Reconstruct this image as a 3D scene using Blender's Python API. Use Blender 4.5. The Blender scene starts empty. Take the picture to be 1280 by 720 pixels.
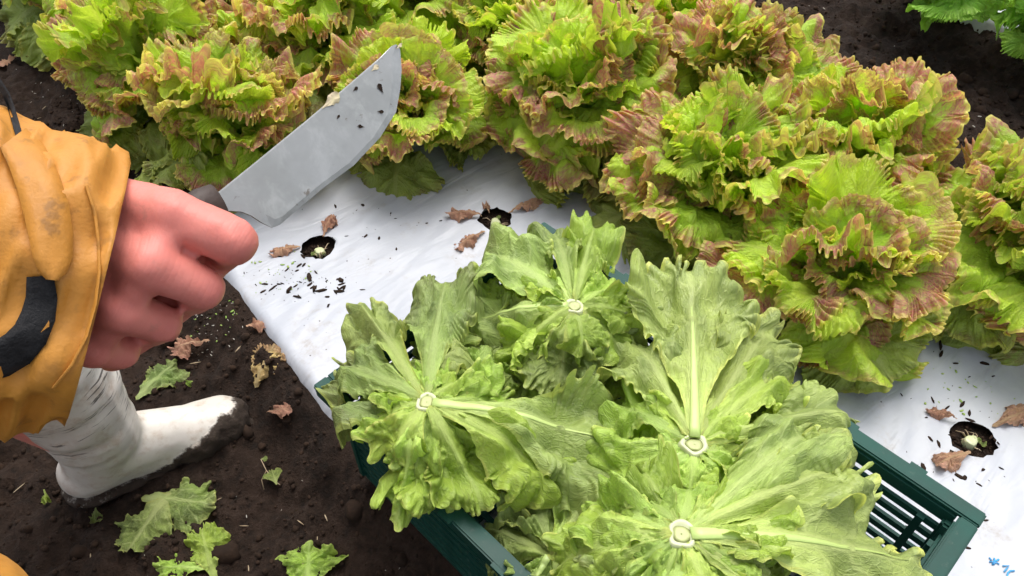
import bpy, bmesh, math, random
import numpy as np
from mathutils import Vector, Matrix

R = math.radians
sc = bpy.context.scene
col = sc.collection

# ------------------------------------------------------------------ camera
CAM = np.array([-0.20556432, 0.00720262, 1.05894737])
RT = np.array([0.78918622, -0.61401149, -0.0132288])
UP = np.array([0.46151084, 0.578691, 0.67240201])
FW = np.array([0.40520718, 0.53675564, -0.74006792])
FPX = 1007.757
cd = bpy.data.cameras.new('camera')
cam = bpy.data.objects.new('camera', cd)
col.objects.link(cam)
cd.sensor_width = 36.0
cd.lens = FPX / 1280 * 36.0
cd.clip_start = 0.02
cd.clip_end = 400
M = Matrix(((RT[0], UP[0], -FW[0], CAM[0]), (RT[1], UP[1], -FW[1], CAM[1]),
            (RT[2], UP[2], -FW[2], CAM[2]), (0, 0, 0, 1)))
cam.matrix_world = M
sc.camera = cam

# ------------------------------------------------------------------ sky, sun, exposure
SUN_EL, SUN_AZ = R(66), R(48)          # azimuth: angle from +Y towards +X
w = bpy.data.worlds.new('World'); sc.world = w; w.use_nodes = True
nt = w.node_tree; nt.nodes.clear()
sky = nt.nodes.new('ShaderNodeTexSky'); sky.sky_type = 'NISHITA'; sky.sun_disc = False
sky.sun_elevation = SUN_EL; sky.sun_rotation = SUN_AZ
sky.air_density = 1.0; sky.dust_density = 4.0; sky.ozone_density = 1.0
bg = nt.nodes.new('ShaderNodeBackground'); bg.inputs['Strength'].default_value = 0.15
wo = nt.nodes.new('ShaderNodeOutputWorld')
hs = nt.nodes.new('ShaderNodeHueSaturation'); hs.inputs['Saturation'].default_value = 0.30
nt.links.new(sky.outputs[0], hs.inputs['Color']); nt.links.new(hs.outputs[0], bg.inputs[0])
nt.links.new(bg.outputs[0], wo.inputs[0])
sl = bpy.data.lights.new('sun', 'SUN'); sl.energy = 1.2; sl.angle = R(45); sl.color = (1.0, 0.96, 0.90)
so = bpy.data.objects.new('sun', sl); col.objects.link(so)
sd = Vector((math.cos(SUN_EL) * math.sin(SUN_AZ), math.cos(SUN_EL) * math.cos(SUN_AZ), math.sin(SUN_EL)))
so.rotation_euler = sd.to_track_quat('Z', 'Y').to_euler(); so.location = sd * 5
vs = sc.view_settings
vs.view_transform = 'Standard'; vs.look = 'None'; vs.gamma = 1.0; vs.exposure = 0.74
vs.use_curve_mapping = False
sc.cycles.max_bounces = 5; sc.cycles.diffuse_bounces = 3; sc.cycles.glossy_bounces = 2
sc.cycles.use_adaptive_sampling = True; sc.cycles.adaptive_threshold = 0.025; sc.cycles.use_denoising = True
sc.cycles.transmission_bounces = 4; sc.cycles.transparent_max_bounces = 4

# ------------------------------------------------------------------ helpers
def gpt(px, py, z=0.0):
    """point of the place on the level z that the photograph shows at (px, py)"""
    v = FW + RT * (px - 640) / FPX - UP * (py - 360) / FPX
    return CAM + v * ((z - CAM[2]) / v[2])

def at(px, py, D):
    return CAM + D * (FW + RT * (px - 640) / FPX - UP * (py - 360) / FPX)

def tag(o, label=None, cat=None, group=None, kind=None):
    if label: o['label'] = label
    if cat: o['category'] = cat
    if group: o['group'] = group
    if kind: o['kind'] = kind
    return o

def empty(name, loc=(0, 0, 0), rz=0.0):
    o = bpy.data.objects.new(name, None); col.objects.link(o)
    o.location = loc; o.rotation_euler = (0, 0, rz); o.empty_display_size = 0.05
    return o

def obj(name, me, mat=None, parent=None, loc=None, rot=None):
    o = bpy.data.objects.new(name, me); col.objects.link(o)
    if mat is not None:
        if len(me.materials) == 0: me.materials.append(mat)
        elif me.materials[0] != mat:
            o.material_slots[0].link = 'OBJECT'; o.material_slots[0].material = mat
    if parent is not None: o.parent = parent
    if loc is not None: o.location = loc
    if rot is not None: o.rotation_euler = rot
    return o

def mesh(name, v, f, smooth=True):
    me = bpy.data.meshes.new(name)
    me.from_pydata(np.asarray(v, float).tolist(), [], f.tolist() if isinstance(f, np.ndarray) else f)
    if smooth: me.polygons.foreach_set('use_smooth', [True] * len(me.polygons))
    me.update()
    return me

def _h(ix, iy, iz, seed):
    n = (ix.astype(np.int64) * 374761393 + iy.astype(np.int64) * 668265263 + iz.astype(np.int64) * 2147483647 + seed * 1274126177) & 0xffffffff
    n = ((n ^ (n >> 13)) * 1274126177) & 0xffffffff
    n = n ^ (n >> 16)
    n = (n * 2246822519) & 0xffffffff
    n = n ^ (n >> 13)
    return (n & 0xffff) / 32767.5 - 1.0

def vn(x, y=0.0, z=0.0, seed=0):
    """smooth value noise in [-1, 1]"""
    x, y, z = np.broadcast_arrays(np.asarray(x, float), np.asarray(y, float), np.asarray(z, float))
    ix, iy, iz = np.floor(x), np.floor(y), np.floor(z)
    fx, fy, fz = x - ix, y - iy, z - iz
    fx, fy, fz = [t * t * t * (t * (t * 6 - 15) + 10) for t in (fx, fy, fz)]
    o = 0
    for a in (0, 1):
        for b in (0, 1):
            for c in (0, 1):
                o = o + _h(ix + a, iy + b, iz + c, seed) * np.where(a, fx, 1 - fx) * np.where(b, fy, 1 - fy) * np.where(c, fz, 1 - fz)
    return o

def fbm(x, y, z=0.0, oct=4, seed=0, gain=0.5):
    s, a = 0, 1.0
    for i in range(oct):
        k = 2.03 ** i
        s = s + a * vn(np.asarray(x) * k + 17.3 * i, np.asarray(y) * k + 5.1 * i, np.asarray(z) * k, seed + i)
        a *= gain
    return s

def sstep(a, b, x):
    t = np.clip((x - a) / (b - a), 0, 1)
    return t * t * (3 - 2 * t)

# ------------------------------------------------------------------ material helpers
class NT:
    def __init__(s, name):
        s.m = bpy.data.materials.new(name); s.m.use_nodes = True
        s.t = s.m.node_tree; s.t.nodes.clear()
        s.out = s.t.nodes.new('ShaderNodeOutputMaterial')
    def n(s, typ, **kw):
        q = s.t.nodes.new('ShaderNode' + typ)
        for k, v in kw.items(): setattr(q, k, v)
        return q
    def l(s, a, b): s.t.links.new(a, b)
    def put(s, sock, v):
        if hasattr(v, 'is_linked') or isinstance(v, bpy.types.NodeSocket): s.l(v, sock)
        elif isinstance(v, tuple) and len(v) == 3 and sock.type == 'RGBA': sock.default_value = (*v, 1)
        else: sock.default_value = v
    def math(s, op, a, b=0.0, c=None, clamp=False):
        q = s.n('Math', operation=op, use_clamp=clamp)
        s.put(q.inputs[0], a); s.put(q.inputs[1], b)
        if c is not None: s.put(q.inputs[2], c)
        return q.outputs[0]
    def ss(s, x, a, b, lo=0.0, hi=1.0):
        q = s.n('MapRange', interpolation_type='SMOOTHSTEP')
        s.put(q.inputs['Value'], x); s.put(q.inputs['From Min'], a); s.put(q.inputs['From Max'], b)
        s.put(q.inputs['To Min'], lo); s.put(q.inputs['To Max'], hi)
        return q.outputs[0]
    def mix(s, f, a, b, blend='MIX'):
        q = s.n('Mix', data_type='RGBA', blend_type=blend)
        s.put(q.inputs[0], f); s.put(q.inputs[6], a); s.put(q.inputs[7], b)
        return q.outputs[2]
    def noise(s, scale, detail=3.0, rough=0.55, vec=None, dist=0.0):
        q = s.n('TexNoise'); q.inputs['Scale'].default_value = scale; q.inputs['Detail'].default_value = detail
        q.inputs['Roughness'].default_value = rough; q.inputs['Distortion'].default_value = dist
        if vec is not None: s.l(vec, q.inputs['Vector'])
        return q.outputs['Fac']
    def coord(s, which='Object'):
        return s.n('TexCoord').outputs[which]
    def scaled(s, vec, sx, sy, sz):
        q = s.n('Mapping'); s.l(vec, q.inputs['Vector']); q.inputs['Scale'].default_value = (sx, sy, sz)
        return q.outputs[0]
    def bsdf(s, colour, rough=0.5, spec=0.5, metal=0.0, normal=None, trans=None, tcol=None, **kw):
        b = s.n('BsdfPrincipled')
        s.put(b.inputs['Base Color'], colour); s.put(b.inputs['Roughness'], rough)
        s.put(b.inputs['Specular IOR Level'], spec); s.put(b.inputs['Metallic'], metal)
        for k, v in kw.items(): s.put(b.inputs[k], v)
        if normal is not None: s.l(normal, b.inputs['Normal'])
        if trans is None:
            s.l(b.outputs[0], s.out.inputs[0])
        else:
            tr = s.n('BsdfTranslucent'); s.put(tr.inputs[0], tcol if tcol is not None else colour)
            if normal is not None: s.l(normal, tr.inputs['Normal'])
            mx = s.n('MixShader'); s.put(mx.inputs[0], trans)
            s.l(b.outputs[0], mx.inputs[1]); s.l(tr.outputs[0], mx.inputs[2]); s.l(mx.outputs[0], s.out.inputs[0])
        return s.m
    def bump(s, h, strength=0.5, dist=0.002, normal=None):
        q = s.n('Bump'); q.inputs['Strength'].default_value = strength; q.inputs['Distance'].default_value = dist
        s.put(q.inputs['Height'], h)
        if normal is not None: s.l(normal, q.inputs['Normal'])
        return q.outputs[0]

def mat_leaf(name, base, deep, tip, redness, vein, trans, rough=0.45, edge=None, redlo=0.62, redhi=1.05, veinfreq=8.0, pale=None, bump=0.7, vary=(0.90, 0.30)):
    """leaf blade: attribute 'leaf' holds (across -1..1, along 0..1, centre-to-margin 0..1)"""
    s = NT(name)
    a = s.n('Attribute'); a.attribute_name = 'leaf'
    sp = s.n('SeparateXYZ'); s.l(a.outputs['Vector'], sp.inputs[0])
    X, Y, P = sp.outputs
    oi = s.n('ObjectInfo'); rnd = oi.outputs['Random']
    rv = s.n('Vector' + 'Math', operation='MULTIPLY_ADD')
    s.l(a.outputs['Vector'], rv.inputs[0]); rv.inputs[1].default_value = (1, 1.2, 0)
    cmb = s.n('CombineXYZ'); s.put(cmb.inputs[2], s.math('MULTIPLY', rnd, 37.0)); s.put(cmb.inputs[0], s.math('MULTIPLY', rnd, 11.0))
    s.l(cmb.outputs[0], rv.inputs[2])
    vec = rv.outputs[0]
    n1 = s.noise(3.2, 2.0, 0.6, vec)
    fa = s.math('ARCTAN2', X, s.math('ADD', Y, 0.06))
    cf = s.n('CombineXYZ'); s.put(cf.inputs[0], s.math('MULTIPLY', fa, 1.9)); s.put(cf.inputs[1], s.math('MULTIPLY', P, 0.75)); s.put(cf.inputs[2], s.math('MULTIPLY', rnd, 53.0))
    n2 = s.noise(10.0, 3.0, 0.65, cf.outputs[0], 0.6)
    n3 = s.noise(45.0, 2.0, 0.65, vec)
    ax = s.math('ABSOLUTE', X)
    # branching lateral veins
    vv = s.math('SUBTRACT', Y, s.math('MULTIPLY', ax, 0.42))
    vv = s.math('MULTIPLY', vv, veinfreq * 6.283)
    vv = s.math('ADD', vv, s.math('MULTIPLY', s.math('SUBTRACT', n1, 0.5), 9.0))
    vl = s.ss(s.math('SINE', vv), 0.80, 1.0)
    net = s.n('TexVoronoi', feature='DISTANCE_TO_EDGE'); net.inputs['Scale'].default_value = 17.0
    s.l(vec, net.inputs['Vector'])
    nl = s.ss(net.outputs['Distance'], 0.0, 0.10, 1.0, 0.0)
    mid = s.ss(s.math('SUBTRACT', ax, s.math('MULTIPLY', s.math('SUBTRACT', 1.0, Y), 0.10)), -0.01, 0.05, 1.0, 0.0)
    veins = s.math('MAXIMUM', s.math('MAXIMUM', s.math('MULTIPLY', vl, 0.7), s.math('MULTIPLY', nl, 0.45)), mid)
    c = s.mix(s.ss(n1, 0.35, 0.68), base, deep)
    if pale is not None:
        c = s.mix(s.ss(Y, 0.05, 0.62, 0.95, 0.0), c, pale)
    # tip colour creeping in from the margin
    rm = s.math('ADD', s.math('MULTIPLY', P, 0.55), s.math('MULTIPLY', Y, 0.50))
    rm = s.math('ADD', rm, s.math('MULTIPLY', s.math('SUBTRACT', n1, 0.5), 0.75))
    rm = s.math('ADD', rm, s.math('MULTIPLY', s.math('SUBTRACT', n2, 0.5), 0.55))
    rm = s.math('ADD', rm, s.math('MULTIPLY', s.math('SUBTRACT', rnd, 0.5), 0.45))
    rm = s.math('MULTIPLY', s.ss(rm, redlo, redhi), redness)
    rm = s.math('MULTIPLY', rm, s.ss(n3, 0.30, 0.56, 0.45, 1.0))
    tipc = s.mix(s.ss(n2, 0.3, 0.7), tip, tuple(q * 0.62 for q in tip))
    c = s.mix(rm, c, tipc)
    c = s.mix(s.math('MULTIPLY', veins, vein[3]), c, vein[:3])
    if edge is not None:
        c = s.mix(s.math('MULTIPLY', s.ss(s.math('ADD', P, s.math('MULTIPLY', s.math('SUBTRACT', n2, 0.5), 0.3)), 0.90, 1.0), s.ss(n1, 0.38, 0.6)), c, edge)
    c = s.mix(s.ss(n3, 0.3, 0.75, 0.0, 0.35), c, s.mix(1.0, c, (0.62, 0.62, 0.55), 'MULTIPLY'))
    hsv = s.n('HueSaturation'); s.put(hsv.inputs['Hue'], s.math('ADD', 0.49, s.math('MULTIPLY', rnd, 0.02)))
    s.put(hsv.inputs['Value'], s.math('ADD', vary[0], s.math('MULTIPLY', s.math('FRACT', s.math('MULTIPLY', rnd, 7.31)), vary[1])))
    s.l(c, hsv.inputs['Color']); c = hsv.outputs[0]
    h = s.math('ADD', s.math('MULTIPLY', n2, 0.8), s.math('MULTIPLY', n3, 0.35))
    h = s.math('ADD', h, s.math('MULTIPLY', veins, 0.35))
    nrm = s.bump(h, bump, 0.005)
    tc = s.mix(0.45, c, s.mix(1.0, c, (1.25, 1.15, 0.35), 'MULTIPLY'))
    return s.bsdf(c, s.ss(n2, 0.3, 0.7, rough - 0.08, rough + 0.12), 0.45, normal=nrm, trans=trans, tcol=tc)

m_red = mat_leaf('red_lettuce_leaf', (0.58, 0.82, 0.080), (0.42, 0.66, 0.055), (0.74, 0.275, 0.255), 1.0,
                 (0.68, 0.74, 0.20, 0.30), 0.46, edge=(0.84, 0.80, 0.20), redlo=0.74, redhi=1.00, pale=(0.56, 0.86, 0.06))
m_heart = mat_leaf('heart_leaf', (0.62, 0.86, 0.065), (0.54, 0.80, 0.04), (0.70, 0.34, 0.23), 0.88,
                   (0.66, 0.78, 0.20, 0.30), 0.48, edge=(0.86, 0.82, 0.20), redlo=0.80, redhi=1.08, pale=(0.56, 0.88, 0.05))
m_outer = mat_leaf('outer_leaf', (0.36, 0.46, 0.085), (0.24, 0.32, 0.055), (0.40, 0.24, 0.13), 0.75,
                   (0.44, 0.50, 0.17, 0.45), 0.32, edge=(0.52, 0.54, 0.12), redlo=0.76, redhi=1.15)
m_green = mat_leaf('green_lettuce_leaf', (0.34, 0.66, 0.07), (0.22, 0.50, 0.05), (0.46, 0.72, 0.11), 0.8,
                   (0.30, 0.48, 0.12, 0.3), 0.34, redlo=0.7, redhi=1.1)
m_cut = mat_leaf('cut_lettuce_leaf', (0.40, 0.52, 0.14), (0.25, 0.34, 0.095), (0.36, 0.36, 0.13), 0.65,
                 (0.56, 0.66, 0.25, 0.45), 0.27, rough=0.40, edge=(0.62, 0.70, 0.18), redlo=0.74, redhi=1.2, veinfreq=5.5, pale=(0.66, 0.86, 0.23), bump=0.6, vary=(0.74, 0.42))
m_cutin = mat_leaf('cut_inner_leaf', (0.48, 0.68, 0.10), (0.34, 0.52, 0.065), (0.44, 0.56, 0.11), 0.7,
                   (0.62, 0.76, 0.26, 0.42), 0.30, rough=0.38, edge=(0.68, 0.78, 0.20), redlo=0.68, redhi=1.15, veinfreq=5.5, pale=(0.70, 0.92, 0.24), bump=0.6, vary=(0.80, 0.36))
m_fallen = mat_leaf('fallen_leaf', (0.24, 0.34, 0.075), (0.13, 0.19, 0.04), (0.30, 0.30, 0.10), 0.6,
                    (0.48, 0.55, 0.22, 0.5), 0.2, edge=(0.40, 0.44, 0.12), redlo=0.66, redhi=1.15, veinfreq=5.0, pale=(0.46, 0.55, 0.20))
m_dry = mat_leaf('withered_leaf', (0.60, 0.34, 0.22), (0.42, 0.21, 0.13), (0.68, 0.37, 0.29), 0.7,
                 (0.50, 0.36, 0.20, 0.5), 0.15, rough=0.7, redlo=0.5, redhi=1.0, veinfreq=5.0)
m_tan = mat_leaf('tan_leaf', (0.62, 0.43, 0.17), (0.48, 0.30, 0.12), (0.40, 0.20, 0.13), 0.8,
                 (0.66, 0.50, 0.28, 0.5), 0.18, rough=0.6, redlo=0.75, redhi=1.1, veinfreq=5.0)

def mat_rib():
    s = NT('midrib'); co = s.coord()
    n = s.noise(60, 3, 0.5, co)
    gy = s.n('SeparateXYZ'); s.l(s.coord('Generated'), gy.inputs[0])
    c = s.mix(n, (0.54, 0.71, 0.21), (0.62, 0.78, 0.28)); c = s.mix(s.ss(gy.outputs[1], 0.25, 0.9), c, (0.46, 0.58, 0.16))
    return s.bsdf(c, 0.35, 0.5, normal=s.bump(s.noise(160, 3, 0.5, s.scaled(co, 1, 0.1, 1)), 0.4, 0.001), trans=0.22)
m_rib = mat_rib()

def mat_stem():
    s = NT('cut_stem'); co = s.coord(); n = s.noise(90, 3, 0.6, co)
    zz = s.n('SeparateXYZ'); s.l(co, zz.inputs[0])
    cc = s.mix(n, (0.60, 0.61, 0.40), (0.46, 0.52, 0.26)); cc = s.mix(s.ss(zz.outputs[2], -0.006, -0.001), (0.46, 0.60, 0.20), cc)
    return s.bsdf(cc, 0.3, 0.5, normal=s.bump(n, 0.3, 0.001), **{'Subsurface Weight': 0.0})
m_stem = mat_stem()
def mat_pith():
    s = NT('stem_pith'); co = s.coord(); n = s.noise(160, 3, 0.6, co)
    return s.bsdf(s.mix(n, (0.46, 0.52, 0.22), (0.36, 0.38, 0.15)), 0.4, 0.4)
m_pith = mat_pith()

def mat_soil():
    s = NT('dark_soil'); g = s.n('NewGeometry').outputs['Position']
    n1 = s.noise(3.5, 5, 0.6, g); n2 = s.noise(60, 6, 0.7, g); n3 = s.noise(260, 4, 0.7, g)
    c = s.mix(s.ss(n1, 0.35, 0.65), (0.018, 0.0095, 0.0055), (0.033, 0.0180, 0.0110))
    c = s.mix(s.ss(n2, 0.45, 0.75), c, (0.044, 0.028, 0.020))
    c = s.mix(s.ss(n2, 0.55, 0.25), c, (0.009, 0.006, 0.004))
    h = s.math('ADD', s.math('MULTIPLY', n2, 1.0), s.math('MULTIPLY', n3, 0.5))
    return s.bsdf(c, 0.9, 0.25, normal=s.bump(h, 1.0, 0.010))
m_soil = mat_soil()

def mat_film():
    s = NT('white_mulch_film'); g = s.n('NewGeometry').outputs['Position']
    n1 = s.noise(2.2, 4, 0.6, g); n2 = s.noise(9, 5, 0.65, g, 0.4); n3 = s.noise(70, 4, 0.7, g)
    c = s.mix(s.ss(n1, 0.3, 0.7), (0.40, 0.425, 0.475), (0.49, 0.505, 0.545))
    c = s.mix(s.math('MULTIPLY', s.ss(n2, 0.52, 0.72), s.ss(n3, 0.38, 0.70, 0.0, 0.65)), c, (0.30, 0.25, 0.20))
    # fine specks of soil
    vo = s.n('TexVoronoi'); vo.inputs['Scale'].default_value = 55.0; vo.inputs['Randomness'].default_value = 1.0
    s.l(g, vo.inputs['Vector'])
    spk = s.math('MULTIPLY', s.ss(vo.outputs['Distance'], 0.05, 0.11, 1.0, 0.0), s.ss(n2, 0.53, 0.60))
    c = s.mix(s.math('MULTIPLY', spk, 0.9), c, (0.05, 0.035, 0.025))
    wr = s.noise(5.0, 3, 0.5, s.scaled(g, 1.0, 4.0, 1.0), 0.8)
    nr = s.bump(s.noise(38, 3, 0.6, g), 0.22, 0.003, s.bump(wr, 0.34, 0.02))
    return s.bsdf(c, 0.42, 0.4, normal=nr)
m_film = mat_film()

def mat_plain(name, a, b, scale=40, rough=0.5, spec=0.5, bump=0.2, metal=0.0, dist=0.002):
    s = NT(name); co = s.coord(); n = s.noise(scale, 5, 0.6, co)
    return s.bsdf(s.mix(s.ss(n, 0.3, 0.7), a, b), s.ss(n, 0.2, 0.8, rough - 0.08, rough + 0.10), spec, metal, normal=s.bump(s.noise(scale * 4, 4, 0.6, co), bump, dist))
m_crumb = mat_plain('soil_crumb', (0.016, 0.0090, 0.0055), (0.040, 0.0235, 0.0150), 30, 0.9, 0.2, 0.8)
m_grit = mat_plain('pale_grit', (0.62, 0.60, 0.54), (0.42, 0.38, 0.32), 60, 0.7, 0.3)
m_bit = mat_plain('green_scrap', (0.20, 0.36, 0.05), (0.36, 0.46, 0.12), 30, 0.5)
m_root = mat_plain('dry_root', (0.52, 0.42, 0.28), (0.34, 0.25, 0.15), 50, 0.8)
m_ink = mat_plain('blue_ink', (0.02, 0.22, 0.52), (0.05, 0.36, 0.66), 60, 0.5)

def mat_crate():
    s = NT('green_crate_plastic'); co = s.coord(); n = s.noise(18, 5, 0.65, co); n2 = s.noise(120, 4, 0.6, co)
    c = s.mix(s.ss(n, 0.3, 0.7), (0.004, 0.045, 0.034), (0.008, 0.066, 0.050))
    c = s.mix(s.ss(n2, 0.60, 0.78, 0.0, 0.35), c, (0.10, 0.13, 0.105))
    return s.bsdf(c, s.ss(n, 0.2, 0.8, 0.45, 0.62), 0.3, normal=s.bump(n2, 0.15, 0.001))
m_crate = mat_crate()

# ------------------------------------------------------------------ terrain
BED_L, BED_R, BED2_L = -0.012, 1.235, 1.86
HOLES = [gpt(398, 311)[:2], gpt(619, 275)[:2], gpt(1215, 550)[:2]]
HOLE_R = 0.032

def near_cover(y):
    return 0.085 * (1 - sstep(0.10, 0.80, np.asarray(y, float))) + 0.06 * sstep(1.15, 1.42, np.asarray(y, float))

def soil_z(x, y):
    x = np.asarray(x, float); y = np.asarray(y, float)
    e = 0.012 * vn(y * 6.0, 3.3, 0, 5) + 0.006 * vn(y * 21.0, 1.3, 0, 6)
    l = sstep(BED_L - 0.105, BED_L - 0.004, x + e * 0.6 - near_cover(y))
    r = 1 - sstep(BED_R + 0.01, BED_R + 0.13, x + e)
    bed = np.minimum(l, r)
    bed2 = sstep(BED2_L - 0.16, BED2_L, x + e * 2) 
    z = -0.068 + 0.055 * np.maximum(bed, bed2)
    rough = 0.25 + 0.75 * (1 - np.maximum(sstep(0.85, 1, bed), sstep(0.9, 1, bed2)))
    z = z + rough * (0.013 * fbm(x * 7, y * 7, 0, 2, 11) + 0.0085 * fbm(x * 26, y * 26, 0, 3, 23, 0.7))
    inb = (x - near_cover(y) > BED_L + 0.02) & (x < BED_R - 0.02)
    z = np.where(inb, np.minimum(z, -0.008), z)
    z = np.where(x > BED2_L + 0.03, np.minimum(z, -0.008), z)
    return z

def grid_mesh(name, xs, ys, zf):
    X, Y = np.meshgrid(xs, ys)
    Z = zf(X, Y)
    nx, ny = len(xs), len(ys)
    v = np.stack([X.ravel(), Y.ravel(), Z.ravel()], 1)
    i = np.arange(ny - 1)[:, None] * nx + np.arange(nx - 1)[None]
    f = np.stack([i, i + 1, i + nx + 1, i + nx], -1).reshape(-1, 4)
    return v, f

xs = np.concatenate([np.linspace(-1.6, -0.56, 40), np.arange(-0.55, 0.06, 0.0065), np.linspace(0.08, 1.14, 40),
                     np.arange(1.16, 1.98, 0.010), np.linspace(2.0, 3.2, 40)])
ys = np.concatenate([np.linspace(-1.0, 0.18, 40), np.arange(0.2, 2.2, 0.0075), np.linspace(2.22, 4.2, 70)])
v, f = grid_mesh('soil', xs, ys, soil_z)
tag(obj('soil', mesh('soil', v, f), m_soil), kind='structure')
gv = [(-60, -60, -0.16), (60, -60, -0.16), (60, 60, -0.16), (-60, 60, -0.16)]
tag(obj('ground', mesh('ground', gv, [(0, 1, 2, 3)], False), m_soil), kind='structure')

def film_z(x, y, xl, xr):
    x = np.asarray(x, float); y = np.asarray(y, float)
    if xl < 0: xl = xl + near_cover(y)
    edge = np.minimum(sstep(xl - 0.035, xl + 0.012, x), 1 - sstep(xr - 0.012, xr + 0.045, x))
    z = -0.075 * (1 - edge)
    # loose sheet: shallow wrinkles
    z = z + edge * (0.0050 * vn(x * 5, y * 14, 0, 41) + 0.0045 * np.abs(vn(x * 9 + y * 6, y * 30 - x * 14, 0, 42)) + 0.0007 * vn(x * 60, y * 60, 0, 43))
    return z

def film(name, xl, xr, y0, y1, holes, dx=0.010):
    xs = np.arange(xl - 0.035, xr + 0.046, dx); ys = np.arange(y0, y1, dx)
    v, f = grid_mesh(name, xs, ys, lambda a, b: film_z(a, b, xl, xr))
    if holes:
        keep = np.ones(len(f), bool); used = set()
        for h in holes:
            d = np.hypot(v[:, 0] - h[0], v[:, 1] - h[1])
            ins = d < HOLE_R
            bad = ins[f].sum(1) >= 3
            keep &= ~bad
            bv = np.unique(f[bad])
            for q in bv:
                used.add((int(q), h[0], h[1]))
        g = f[keep]; left = np.unique(g)
        ls = set(left.tolist())
        rng = np.random.default_rng(4)
        for q, hx, hy in used:
            if q in ls:
                dx_, dy_ = v[q, 0] - hx, v[q, 1] - hy
                k = HOLE_R * (1 + 0.05 * rng.normal()) / max(1e-6, math.hypot(dx_, dy_))
                v[q, 0], v[q, 1] = hx + dx_ * k, hy + dy_ * k
                v[q, 2] += 0.0015
        f = g
    return obj(name, mesh(name, v, f), m_film)
fm = film('mulch_film', BED_L, BED_R, -0.6, 3.6, HOLES, 0.008)
tag(fm, kind='structure')
fm2 = film('mulch_film', BED2_L, 2.75, -0.3, 2.6, None, 0.012)
tag(fm2, kind='structure')

# ------------------------------------------------------------------ leaves
_fc = {}
def leaf_faces(nt, nr):
    if (nt, nr) not in _fc:
        F = [(0, 1 + j, 1 + (j + 1) % nt) for j in range(nt)]
        for i in range(nr - 1):
            b0 = 1 + i * nt; b1 = b0 + nt
            F += [(b0 + j, b1 + j, b1 + (j + 1) % nt, b0 + (j + 1) % nt) for j in range(nt)]
        _fc[(nt, nr)] = F
    return _fc[(nt, nr)]

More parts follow.
